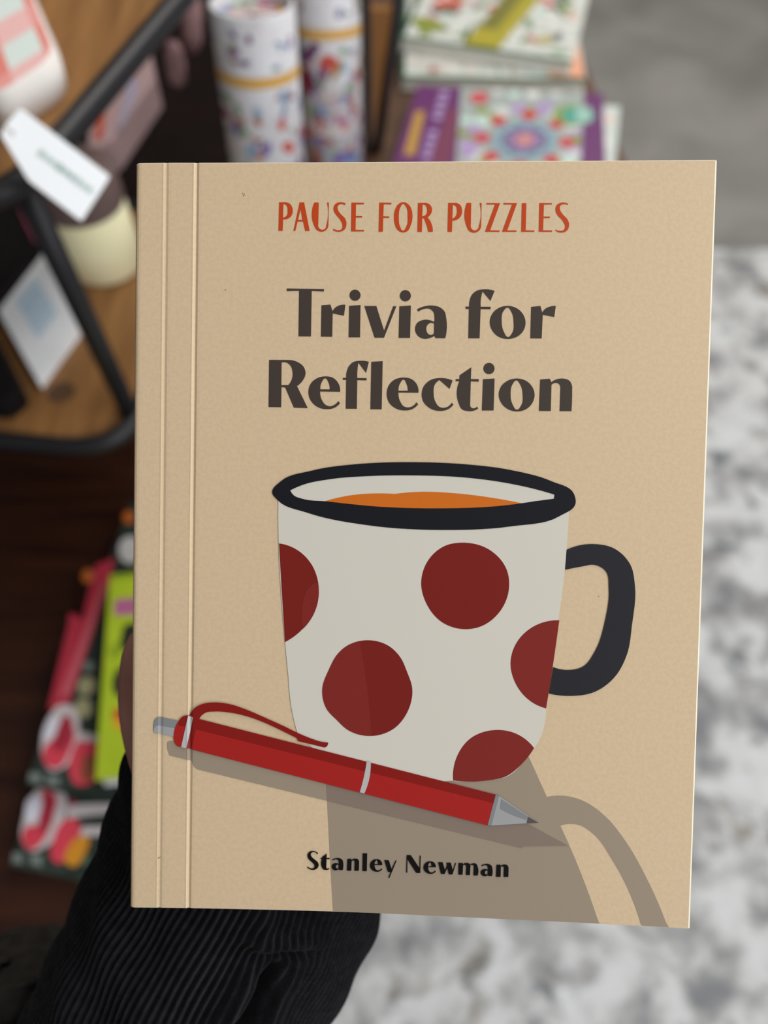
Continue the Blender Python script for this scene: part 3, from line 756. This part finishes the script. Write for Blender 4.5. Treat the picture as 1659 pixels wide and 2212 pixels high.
# green botanical colouring books (two)
GRN, DGRN, CORAL, YOL = P_('sage', (132, 156, 122)), P_('forest', (44, 88, 62)), P_('coral', (212, 92, 80)), P_('acid_yellow', (172, 160, 50))
BLUSH, PEACH = P_('blush', (222, 190, 178)), P_('peach', (230, 160, 124))
BOT_COVER = mat('botanical_cover', (214, 216, 210), 0.4, 0.3, ((164, 178, 156), 60, 0.5, 0.75))
def botanical(seed, band):
    rnd = random.Random(seed)
    pr = [(rect(0, 0, 1, 0.028), DGRN), (rect(0, 0, 0.022, 1), DGRN)]
    for k in range(120):
        x, y = rnd.uniform(0.06, 0.95), rnd.uniform(0.07, 0.95); kk = rnd.random()
        if kk < 0.5: pr.append((leaf(x, y, rnd.uniform(0.03, 0.08), rnd.uniform(0.012, 0.028), rnd.uniform(0, 6.28)), rnd.choice([GRN, GRN, OLV, DGRN, MINT])))
        elif kk < 0.72: pr.append((ell(x, y, 0.026, 0.022), rnd.choice([CORAL, PINKP, RED_])))
        else: pr.append((ell(x, y, 0.035, 0.03), rnd.choice([PALE, WHT, BLUSH])))
    if band:
        pr += [(leaf(0.20, 0.36, 0.12, 0.035, 0.5), CORAL), (leaf(0.14, 0.15, 0.13, 0.05, -0.2), OLV), (leaf(0.85, 0.6, 0.1, 0.03, 0.4), CORAL), (leaf(0.82, 0.16, 0.08, 0.03, 0.7), P_('straw2', (186, 172, 110))), (leaf(0.88, 0.2, 0.05, 0.03, 1.2), P_('ash', (120, 124, 122)))]
        pr += [([(0.37, 0.028), (0.57, 0.028), (0.86, 0.98), (0.66, 0.98)], YOL), ([(0.42, 0.18), (0.53, 0.18), (0.70, 0.80), (0.59, 0.80)], P_('olive_deep', (124, 120, 56)))]
    else:
        pr += [(rect(0.02, 0.10, 0.98, 0.19), P_('grass_white', (206, 204, 196))), (ell(0.25, 0.22, 0.11, 0.03), P_('straw2', (186, 172, 110))), (ell(0.16, 0.30, 0.09, 0.02), CORAL), ([(0.80, 0.03), (0.99, 0.03), (0.99, 0.34), (0.93, 0.34)], PEACH), (rect(0.70, 0.05, 0.78, 0.12), MINT)]
        for k in range(26): pr.append((leaf(rnd.uniform(0.05, 0.75), rnd.uniform(0.05, 0.2), 0.03, 0.006, rnd.uniform(0.8, 2.2)), rnd.choice([PALE, GRN, BLUSH, WHT])))
    return pr
def sheet(px0, px1, z, depth, thick, label, prints):
    l_, r_ = at(*px0, z), at(*px1, z)
    d_ = Vector((-(r_ - l_).y, (r_ - l_).x, 0)).normalized()
    return make_book('coloring_book', l_, r_, l_ + d_ * depth, thick, BOT_COVER, label, 'book', prints)
sheet((866, 170), (1266, 177), TZ + 0.019, 0.34, 0.018, 'white and green botanical colouring book, the lower one, beneath the yellow-banded one', botanical(5, False))
sheet((862, 84), (1237, 138), TZ + 0.038, 0.34, 0.018, 'white and green botanical colouring book with a slanting yellow band, on top', botanical(8, True))

# dark green puzzle books on the bench (two) and the lime one on top
DKG, ROSE, ROSE2, OFFW, LIME, INKB, ORNG, LILAC = (P_('bottle_green', (40, 52, 46)), P_('rose', (212, 66, 84)), P_('deep_rose', (160, 44, 62)), P_('off_white', (196, 188, 190)), P_('lime', (164, 186, 40)), P_('ink_black', (38, 42, 30)), P_('orange_flame', (206, 140, 40)), P_('mauve', (172, 96, 136)))
STRAW, RUST, COOL, BANR, BANP = P_('straw', (160, 156, 120)), P_('rust', (180, 96, 40)), P_('cool_white', (216, 216, 228)), P_('banner', (176, 50, 68)), P_('banner_pale', (196, 92, 104))
COV = mat('puzzle_cover', (36, 47, 42), 0.4, 0.35, ((52, 62, 56), 40, 0.4, 0.7))
UZ2 = BZ + 0.048
ubl = at(57, 1693, UZ2); utl = at(283, 1085, UZ2); v_ = utl - ubl
h_ = (at(260, 1727, UZ2) - ubl).normalized() * 0.235
g = uv_of(ubl, h_, v_)
def gp(txt): return [g(*p) for p in outline(txt, 5)]
pr = [(gp("206,1222 248,1205 236,1262 145,1532 104,1532 150,1340 178,1336"), BANR), (gp("222,1262 236,1255 150,1500 128,1505"), BANP),
      (gp("~133,1522 ~160,1528 ~172,1570 ~160,1625 ~135,1660 ~110,1664 ~93,1640 ~90,1595 ~105,1550"), OFFW),
      (gp("~146,1552 ~160,1575 ~150,1625 ~122,1660 ~102,1655 ~92,1625 ~120,1590"), ROSE), (gp("~118,1548 ~128,1560 ~112,1592 ~96,1600 ~100,1570"), COOL), (gp("~150,1545 ~158,1570 ~135,1620 ~124,1625"), ROSE2),
      (gp("~180,1590 ~205,1600 ~215,1640 ~200,1690 ~165,1695 ~150,1665 ~160,1615"), ROSE), (gp("~190,1630 ~210,1640 ~205,1680 ~185,1690"), P_('brick', (150, 80, 60))),
      (gp("160,1580 215,1588 215,1604 168,1600"), OFFW),
      (gp("64,1668 90,1672 88,1692 62,1688"), P_('key_grey', (120, 128, 124))), (gp("102,1674 130,1680 126,1698 100,1693"), P_('key_grey', (120, 128, 124))),
      (gp("~178,1465 ~205,1470 ~205,1490 ~175,1500"), STRAW), (gp("~172,1510 ~195,1515 ~188,1550 ~168,1545"), STRAW),
      (gp("183,1428 203,1432 200,1450 180,1448"), P_('key_grey', (120, 128, 124))), (gp("~186,1230 ~200,1235 ~190,1260 ~180,1255"), RUST),
      (gp("~265,1165 ~292,1160 ~292,1215 ~270,1215"), P_('cloud', (190, 188, 186))), (gp("~272,1105 ~288,1108 ~285,1130 ~270,1128"), RUST), (gp("150,1325 170,1330 165,1345 148,1342"), BANR)]
up_ = make_book('puzzle_book', ubl, ubl + h_, ubl + v_, 0.024, COV, 'dark green puzzle book with a red banner and pink ovals, directly under the lime book', 'book', pr, 'dark green puzzle books')
lbl = at(20, 1870, BZ + 0.024)
low = ubl + Vector((lbl.x - ubl.x, lbl.y - ubl.y, -0.024))
rot = math.radians(-2)
M2 = Matrix.Rotation(rot, 3, 'Z')
h2, v2 = M2 @ h_, M2 @ v_
g = uv_of(low, h2, v2)
pr = [(gp("~88,1700 ~120,1700 ~140,1715 ~140,1760 ~120,1810 ~95,1832 ~65,1838 ~47,1815 ~50,1770 ~65,1725"), OFFW),
      (gp("~100,1705 ~118,1715 ~112,1770 ~90,1820 ~65,1836 ~48,1815 ~55,1788 ~85,1780"), ROSE), (gp("~70,1720 ~84,1722 ~82,1765 ~62,1775 ~54,1750"), COOL), (gp("~112,1712 ~118,1740 ~100,1795 ~92,1800"), ROSE2),
      (gp("~155,1765 ~172,1780 ~170,1810 ~145,1850 ~128,1866 ~112,1855 ~115,1815 ~130,1780"), ROSE), (gp("~165,1810 ~190,1808 ~185,1840 ~155,1872 ~140,1860 ~148,1830"), ORNG),
      (gp("145,1738 262,1735 258,1755 145,1768"), OFFW), (gp("178,1785 245,1785 235,1805 172,1806"), OFFW), (gp("150,1728 165,1730 165,1740 148,1740"), ROSE2),
      (gp("28,1842 48,1844 48,1866 26,1862"), P_('key_grey', (120, 128, 124))), (gp("66,1844 92,1848 90,1872 66,1866"), P_('key_grey', (120, 128, 124))), (gp("~180,1850 ~192,1850 ~190,1870 ~178,1868"), P_('moss', (70, 90, 70)))]
make_book('puzzle_book', low, low + h2, low + v2, 0.024, COV, 'dark green puzzle book lying lowest on the bench, its pink ovals nearest the sleeve', 'book', pr, 'dark green puzzle books')
LIZ = UZ2 + 0.034
a0, a1, a2 = at(206, 1686, LIZ), at(330, 1668, LIZ), at(238, 1242, LIZ)
vv = a2 - a0; hv = Vector((vv.y, -vv.x, 0)).normalized() * 0.12
g = uv_of(a0, hv, vv)
pr = [(gp("248,1295 300,1290 300,1328 246,1330"), LILAC), (gp("~268,1352 ~300,1348 ~300,1395 ~258,1398 ~262,1375"), INKB), (gp("~255,1445 ~300,1440 ~300,1495 ~250,1502 ~243,1470"), INKB),
      (gp("~255,1540 ~275,1535 ~275,1575 ~248,1570"), P_('flame', (214, 150, 40))), (gp("~250,1532 ~262,1530 ~262,1550 ~246,1552"), P_('red_dot', (190, 70, 40))), (gp("~240,1395 ~258,1392 ~258,1420 ~238,1420"), P_('lime_dark', (140, 160, 34))), (gp("240,1242 300,1236 300,1248 238,1254"), P_('lime_dark', (140, 160, 34)))]
LIMEC = mat('lime_cover', (160, 182, 36), 0.4, 0.3, ((172, 192, 48), 20, 0.3, 0.7))
make_book('activity_book', a0, a0 + hv, a0 + vv, 0.032, LIMEC, 'bright lime green activity book lying on top of the dark green puzzle books', 'book', pr, back_m=M_CARD)

# near-black block added to give the gap behind the stand its shade
GAP_SHADE = mat('near_black_gap_shade', (20, 12, 11), 0.75, 0.1, ((27, 16, 15), 14, 0.35, 0.7))
shade_block = thing('dark_gap_block', (-0.42, 1.3, BZ), 'near-black block added for the shaded gap behind the shelf stand', 'shade_block')
b = MB(); b.box((-0.42, 1.3, BZ + 0.115), (0.2, 0, 0), (0, 0.38, 0), (0, 0, 0.115), GAP_SHADE); b.build('shade_block_body', shade_block, origin=(-0.42, 1.3, BZ), bevel=0.003)
b = MB(); b.box((-0.42, 1.3, BZ + 0.235), (0.206, 0, 0), (0, 0.386, 0), (0, 0, 0.005), GAP_SHADE); b.build('shade_block_top', shade_block, origin=(-0.42, 1.3, BZ + 0.23), bevel=0.002)

# patterned gift tubes leaning on the table
def gift_tube(label, top_p, low_p, rad, bands, seed, lid, extra=None):
    ax_ = (low_p - top_p).normalized()
    L = (TZ + 0.004 - top_p.z) / ax_.z
    base = top_p + ax_ * L; up = -ax_
    u = up.orthogonal().normalized(); 
    u = (Vector((0, -1, 0)) - up * up.dot(Vector((0, -1, 0)))).normalized(); v = up.cross(u)   # u faces the viewer's side
    root = thing('gift_tube', base, label, 'tube', 'floral gift tubes')
    WT = mat('tube_white', (222, 222, 226), 0.4, 0.3, ((208, 204, 206), 30, 0.4, 0.7))
    b = MB(); b.keep = True
    b.lathe(base, up, [(rad * 0.2, 0.0), (rad, 0.0), (rad, L - 0.0015), (rad - 0.0015, L), (rad - 0.004, L), (rad - 0.004, L - 0.03)], WT, 64)
    rnd = random.Random(seed)
    cols = [P_('poppy', (198, 84, 72)), P_('violet', (118, 98, 168)), P_('plum2', (116, 66, 112)), P_('sage2', (130, 160, 122)), P_('steel', (140, 150, 178)), P_('terracotta', (176, 104, 66)), P_('ice', (140, 172, 196)), P_('rosewood', (170, 92, 110))]
    def patch(th, h, pts, m, lift):
        out = []
        for (x, y) in pts:
            a = th + x / rad
            out.append(base + up * (h + y) + (u * math.cos(a) + v * math.sin(a)) * (rad + lift))
        n_ = len(out); c_ = sum(out, Vector()) / n_; c_ = base + up * (h) + (u * math.cos(th) + v * math.sin(th)) * (rad + lift + 0.0001)
        for k in range(n_): b.poly([c_, out[k], out[(k + 1) % n_]], m)
    for k in range(190):
        th = rnd.uniform(-math.pi, math.pi); h = rnd.uniform(0.02, L - 0.012)
        if any(abs(h - (L - d)) < 0.012 for d in bands): continue
        small = h > L - (bands[0] if bands else 0)
        s_ = rnd.uniform(0.0035, 0.006) if small else rnd.uniform(0.005, 0.010)
        m = rnd.choice(cols)
        if rnd.random() < 0.5: patch(th, h, ell(0, 0, s_, s_ * rnd.uniform(0.5, 0.9), rnd.uniform(0, 3), 9), m, 0.0003)
        else:
            for q in range(3): 
                a = rnd.uniform(0, 6.28); patch(th + s_ * 0.8 * math.cos(a) / rad, h + s_ * 0.8 * math.sin(a), leaf(0, 0, s_ * 1.1, s_ * 0.4, a), m if q < 2 else rnd.choice(cols), 0.0003 + q * 0.00008)
    GB = P_('gold_band', (222, 172, 82))
    for d in bands:
        b.lathe(base, up, [(rad + 0.0008, L - d - 0.0055), (rad + 0.0008, L - d + 0.0055)], GB, 64)
    if extra:
        for (th, h, pts, m) in extra: patch(th, L - h, pts, m, 0.0009)
    b.build('tube_body', root, origin=tuple(base))
    if lid:
        b = MB(); cl = [P_('poppy', (198, 84, 72)), P_('ink_teal', (60, 96, 112)), P_('gold_band', (222, 172, 82)), P_('magenta', (170, 70, 110)), P_('sage2', (130, 160, 122)), P_('steel', (140, 150, 178))]
        rs = [0.004, 0.012, 0.020, 0.028, rad - 0.0045]
        for i in range(len(rs) - 1):
            for k in range(24):
                a0_, a1_ = 2 * math.pi * k / 24, 2 * math.pi * (k + 1) / 24
                q = [base + up * (L - 0.012) + (u * math.cos(a) + v * math.sin(a)) * r for a, r in ((a0_, rs[i]), (a1_, rs[i]), (a1_, rs[i + 1]), (a0_, rs[i + 1]))]
                b.poly(q, cl[(k // 3 + i * 2) % 6] if i == 3 else (P_('pale', (206, 210, 206)) if (k + i) % 3 else cl[(k + i) % 6]))
        b.build('end_cap', root, origin=tuple(base))
    return root
gift_tube('larger floral gift tube with an open patterned end and a gold band, the nearer one', deep(543, 4, 0.80), deep(579, 360, 0.94), 0.0448, [0.062], 3, True)
MAUVE = P_('mauve_text', (168, 140, 160)); LPANEL = P_('label_cream', (206, 196, 192))
gift_tube('slimmer floral gift tube with two gold bands, between its fellow and the black post', deep(703, -50, 0.93), deep(721, 360, 1.09), 0.0412, [0.052, 0.236], 11, False,
          [(0.1, 0.142, ell(0, 0, 0.036, 0.030, 0, 24), LPANEL), (0.15, 0.128, ell(0, 0, 0.026, 0.006, 0.2), MAUVE), (0.1, 0.148, ell(0, 0, 0.028, 0.006, 0.1), MAUVE),
           (-0.72, 0.105, ell(0, 0, 0.012, 0.014), P_('maroon', (134, 44, 56))), (-0.62, 0.075, leaf(0, 0, 0.016, 0.008, 0.4), P_('plum2', (116, 66, 112))), (0.05, 0.082, ell(0, 0, 0.012, 0.009), P_('poppy', (198, 84, 72))), (0.3, 0.09, leaf(0, 0, 0.016, 0.004, 1.0), P_('ochre', (170, 130, 50))),
           (-0.6, 0.215, leaf(0, 0, 0.018, 0.010, 1.4), P_('plum2', (116, 66, 112))), (-0.5, 0.195, leaf(0, 0, 0.014, 0.007, 2.2), P_('terracotta', (176, 104, 66))), (-0.35, 0.222, ell(0, 0, 0.014, 0.012), P_('maroon', (134, 44, 56))), (0.3, 0.198, leaf(0, 0, 0.014, 0.007, 0.6), P_('violet', (118, 98, 168))), (0.75, 0.20, leaf(0, 0, 0.012, 0.008, 0.2), P_('steel_blue', (96, 122, 170)))])

# black rack with a wooden panel
rx = deep(793, 200, 1.06)
rack = thing('display_rack', (rx.x, rx.y, TZ), 'black metal A-frame rack with a narrow wooden panel beside the gift tubes', 'rack')
b = MB(); b.box((rx.x, rx.y, TZ + 0.25), (0.0055, 0, 0), (0, 0.006, 0), (0, 0, 0.25), M_BLACK); b.build('upright', rack, origin=(rx.x, rx.y, TZ), bevel=0.001)
q0 = at(826, 340, TZ + 0.012); q0.y = rx.y
def iny(px, py, y):
    d = ray(px, py); return CAM + d * (y / d.y)
pa = iny(860, 10, rx.y + 0.004); pb = iny(812, 345, rx.y + 0.004)
ext = (pa - pb)
b = MB(); b.tube([pb + (pb - pa) * 0.12, pa + ext * 0.5], 0.0075, M_BLACK, 10); b.build('brace', rack, origin=tuple(pb))
b = MB(); ring = [iny(*p, rx.y + 0.001) for p in ((811, 300), (818, 300), (853, 22), (803, 22))]
b.prism(ring, (0, 0.014, 0), M_PANEL); b.build('panel', rack, origin=tuple(ring[0]))

# checked pouch on the upper shelf
pz = UZ
pc = at(20, 105, UZ + 0.02)
pouch = thing('pouch', (pc.x, pc.y, UZ), 'pink and coral checked pouch with rounded corners on the upper wooden shelf', 'pouch')
PK1, PK2, PK3, MN = mat('pouch_coral', (236, 140, 128), 0.8, 0.1), mat('pouch_pink', (246, 196, 192), 0.8, 0.1), mat('pouch_rose', (240, 164, 156), 0.8, 0.1), mat('pouch_mint', (226, 238, 232), 0.8, 0.1)
PWH = mat('pouch_white', (238, 232, 226), 0.8, 0.1)
# outline of the top face in plan, rounded
TZP = UZ + 0.030
crn = [at(-150, 60, TZP), at(30, -110, TZP), at(128, 122, TZP), at(-20, 218, TZP)]
def round_poly(c, r, n=8):
    out = []
    for i in range(len(c)):
        p = c[i]; a = (c[i - 1] - p).normalized(); d = (c[(i + 1) % len(c)] - p).normalized()
        p0, p1 = p + a * r, p + d * r
        for k in range(n + 1):
            t = k / n; out.append(p0 * (1 - t) ** 2 + p * 2 * t * (1 - t) + p1 * t * t)
    return out
ringp = round_poly(crn, 0.022)
cenp = sum(ringp, Vector()) / len(ringp)
b = MB(); b.keep = False
low = [Vector((p.x, p.y, UZ + 0.001)) for p in ringp]; mid = [Vector((p.x, p.y, TZP - 0.008)) + (p - cenp).normalized() * 0.002 for p in ringp]; tp = [p + (cenp - p).normalized() * 0.004 for p in ringp]
n = len(ringp)
b.mesh(low + mid + tp, [list(range(n))[::-1]] + [[i * n + k, i * n + (k + 1) % n, (i + 1) * n + (k + 1) % n, (i + 1) * n + k] for i in range(2) for k in range(n)], PWH, True)
body = b.build('pouch_body', pouch, origin=(pc.x, pc.y, UZ))
b = MB()
t_ = bmesh.new(); vs = [t_.verts.new(p) for p in tp]; t_.faces.new(vs)
e1 = (crn[3] - crn[2]).normalized(); e2 = (crn[1] - crn[2]).normalized()
step, o1, o2 = 0.034, 0.011, 0.021
for k in range(-1, 7):
    for e, o_, of in ((e1, e2, o1), (e2, e1, o2)):
        nrm = Vector((-o_.y, o_.x, 0))
        if nrm.dot(e) < 0: nrm = -nrm
        bmesh.ops.bisect_plane(t_, geom=t_.verts[:] + t_.edges[:] + t_.faces[:], plane_co=crn[2] + e * (step * k + of), plane_no=nrm)
def plan(p):
    d = p - crn[2]; det = e1.x * e2.y - e1.y * e2.x
    return (d.x * e2.y - d.y * e2.x) / det, (e1.x * d.y - e1.y * d.x) / det
for f in t_.faces:
    a_, c_ = plan(f.calc_center_median()); i, j = math.floor((a_ - o1) / step), math.floor((c_ - o2) / step)
    m = (PK3, PK2, PK1, MN)[(2 if j % 2 == 0 else 0) + (1 if i % 2 == 0 else 0)]
    b.poly([v.co.copy() for v in f.verts], m)
t_.free()
b.build('checked_panel', pouch, origin=(pc.x, pc.y, TZP))

# hang tag with string, hung from the stand's rail
tgd = 0.53
tag_pts = [(44, 233), (238, 381), (176, 478), (62, 390), (2, 292), (6, 276)]
tr = [deep(px, py, tgd + 0.00012 * (px - 120)) for px, py in tag_pts]
tn = (tr[1] - tr[0]).cross(tr[3] - tr[0]).normalized()
if tn.dot(CAM - tr[0]) < 0: tn = -tn
cen = sum(tr, Vector()) / 6
hang = thing('price_tag', cen, 'white hang tag with a faint grey-green printed line, hanging from the shelf stand', 'tag')
b = MB(); ring = round_poly(tr, 0.002, 4)
b.prism(ring, -tn * 0.0012, M_CARD)
b.keep = True
hp = deep(23, 287, tgd - 0.0116)
ux_ = (tr[1] - tr[0]).normalized(); uy_ = tn.cross(ux_)
TXT = P_('tag_print', (176, 196, 192)); TXT2 = P_('tag_print_deep', (150, 176, 170))
q = deep(142, 372, tgd + 0.00012 * 22)
nudge = (tr[0] - q).dot(tn)
q = q + tn * nudge
for i in range(9):
    c_ = q + ux_ * (-0.0185 + i * 0.0046)
    flat_shape(b, c_, ux_, uy_, ell(0, 0, 0.0022, 0.0026 if i % 3 else 0.0032), TXT2 if 2 < i < 6 else TXT, 0.0002)
flat_shape(b, hp + tn * ((tr[0] - hp).dot(tn)), ux_, uy_, ell(0, 0, 0.0024, 0.0024), P_('tag_hole', (196, 198, 196)), 0.0002)
b.build('card', hang, origin=tuple(cen))
hp = hp + tn * ((tr[0] - hp).dot(tn) + 0.0008)
b = MB(); rp = Vector((corner.x, corner.y, UZ)) - fdir * 0.03 + sdir * 0.004
b.tube([hp - tn * 0.001, hp + Vector((-0.004, 0.004, 0.006)), (hp + rp) / 2 + Vector((-0.004, 0, 0.004)), rp + Vector((0, -0.008, 0.008))], 0.0006, P_('string', (190, 180, 160)), 6)
b.build('string', hang, origin=tuple(hp))

# candle with a dusky lid
cc = at(232, 566, SZ)
candle = thing('candle', (cc.x, cc.y, SZ), 'cream pillar candle jar with a dusky mauve lid behind the white tag', 'candle')
WAX = mat('cream_wax', (248, 240, 192), 0.5, 0.3, ((250, 244, 204), 12, 0.3, 0.7)); LIDM = mat('dusky_lid', (112, 92, 88), 0.45, 0.4, ((98, 80, 78), 30, 0.4, 0.7))
R0 = 0.046
b = MB(); b.lathe(cc, (0, 0, 1), [(0.001, 0.0), (R0 - 0.004, 0.0), (R0, 0.004), (R0, 0.088), (R0 - 0.002, 0.09), (0.001, 0.09)], WAX, 56); b.build('jar', candle, origin=tuple(cc))
b = MB(); b.lathe(cc, (0, 0, 1), [(0.001, 0.0902), (R0 + 0.001, 0.0902), (R0 + 0.0015, 0.092), (R0 + 0.0015, 0.128), (R0 - 0.001, 0.131), (0.001, 0.131)], LIDM, 56); b.build('lid', candle, origin=tuple(cc))

# white box with a pale blue printed panel
wz = SZ + 0.016
wq = [at(80, 820, wz), at(174, 692, wz), at(88, 544, wz), at(-8, 664, wz)]
wc = sum(wq, Vector()) / 4
wb = thing('gift_box', (wc.x, wc.y, SZ), 'small white box with a pale blue square printed on its lid, on the lower shelf', 'box')
b = MB(); b.prism([Vector((p.x, p.y, SZ + 0.0002)) for p in wq], (0, 0, 0.0095), M_CARD); b.build('box_base', wb, origin=tuple(wc))
b = MB(); b.keep = True
b.prism([Vector((p.x, p.y, SZ + 0.010)) for p in wq], (0, 0, 0.006), M_CARD)
BL1, BL2 = P_('pale_blue', (196, 220, 238)), P_('paler_blue', (214, 230, 242))
ex, ey = wq[1] - wq[0], wq[3] - wq[0]
flat_shape(b, wq[0], ex, ey, rect(0.30, 0.30, 0.76, 0.84), BL1, 0.0002)
for i in range(3):
    for j in range(3):
        flat_shape(b, wq[0], ex, ey, ell(0.38 + i * 0.15, 0.39 + j * 0.18, 0.045, 0.05, n=10), BL2, 0.0004)
b.build('box_lid', wb, origin=tuple(wc))

# dim things on the lower shelf, in the shade of the upper one
def packet(name, label, cat, corners, z0, h, m, strips):
    pts = [Vector((p.x, p.y, z0)) for p in corners]
    c = sum(pts, Vector()) / len(pts)
    r = thing(name, c, label, cat)
    b = MB(); b.prism(pts, (0, 0, h), m); b.build('bag', r, origin=tuple(c), bevel=0.003)
    for nm, pts2, mm in strips:
        b = MB(); b.prism([Vector((p.x, p.y, z0 + h + 0.0003)) for p in pts2], (0, 0, 0.002), mm); b.build(nm, r, origin=tuple(c))
    return r
zt = BZ + 0.242 + 0.05
cs = [at(*p, zt) for p in ((186, 326), (240, 300), (334, 165), (306, 30), (255, 70), (200, 205))]
packet('wrapped_packet', 'greyish wrapped packet with a rust red stripe, in the shade under the upper shelf', 'packet', cs, BZ + 0.242, 0.05, P_('packet_grey', (178, 150, 150), 0.4),
       [('stripe', [at(*p, zt) for p in ((176, 310), (190, 312), (202, 205), (186, 212))][::1], P_('rust_stripe', (176, 74, 44)))] if False else
       [('stripe', [at(*p, zt + 0.002) for p in ((205, 300), (219, 298), (236, 180), (222, 190))], P_('rust_stripe', (190, 78, 44))),
        ('label_strip', [at(*p, zt + 0.002) for p in ((252, 280), (268, 266), (300, 190), (284, 150))], P_('lilac_strip', (168, 160, 180)))])
# hanging dusty pink cloth bags on the back of the stand
def hanging(label, px, py0, py1, wpx, dep, m):
    t0, t1_ = deep(px, py0, dep), deep(px + 14, py1, dep + 0.04)
    r = thing('keyring_tassel', t1_, label, 'tassel', 'tassels hanging behind the shelf stand')
    k = wpx * dep / F / 2
    b = MB(); d = t1_ - t0
    b.tube([t0 + d * t for t in (0, 0.15, 0.5, 0.85, 1.0)], [k * 0.5, k * 0.8, k, k * 0.85, k * 0.3], m, 14); b.build('skirt', r, origin=tuple(t1_))
    b = MB(); b.tube([t0, t0 - d * 0.5 + Vector((0, 0, 0.05)), t0 + Vector((-0.0, 0.02, 0.25))], 0.0012, M_BLACK, 6); b.build('cord', r, origin=tuple(t1_))
    return r
TS1, TS2 = mat('dusty_pink', (196, 124, 140), 0.9, 0.1, ((160, 120, 150), 90, 0.4, 0.6)), mat('dusky_mauve', (164, 130, 130), 0.9, 0.1, ((140, 108, 112), 70, 0.4, 0.6))
hanging('pinkish tassel hanging highest, nearest the stand rail', 338, -40, 78, 40, 0.88, TS1)
hanging('broad dusky mauve tassel hanging beside the larger gift tube', 404, -80, 115, 52, 0.92, TS2)
hanging('lowest dusky mauve tassel hanging between stand and gift tube', 372, 90, 188, 46, 0.90, TS2)

# black soft case behind the white box; dark block as the shadow left of it
zc = SZ + 0.030
DKC = mat('black_case_and_shade', (20, 17, 18), 0.8, 0.12, ((28, 22, 24), 60, 0.4, 0.7))
def case(label, px, trim=None):
    top_ = [at(*p, zc) for p in px]; c = sum(top_, Vector()) / len(top_)
    r = thing('case_and_shade_block', (c.x, c.y, SZ), label, 'case')
    b = MB(); b.prism([Vector((p.x, p.y, SZ + 0.0004)) for p in round_poly(top_, 0.008, 5)], (0, 0, zc - SZ - 0.001), DKC); b.build('case_and_shade_body', r, origin=(c.x, c.y, SZ), bevel=0.004)
    if trim:
        b = MB(); b.tube([at(*p, zc + 0.001) for p in trim], 0.0032, mat('pink_trim', (170, 84, 110), 0.7, 0.2), 8); b.build('trim', r, origin=(c.x, c.y, zc))
case('black soft case with a pink edge, lying behind the white box', [(-140, 430), (30, 420), (84, 528), (-22, 662), (-140, 690)], [(46, 452), (62, 490), (78, 520)])
case('plain dark block standing for the shadow left of the white box', [(-140, 730), (-28, 690), (46, 838), (4, 872), (-140, 860)])
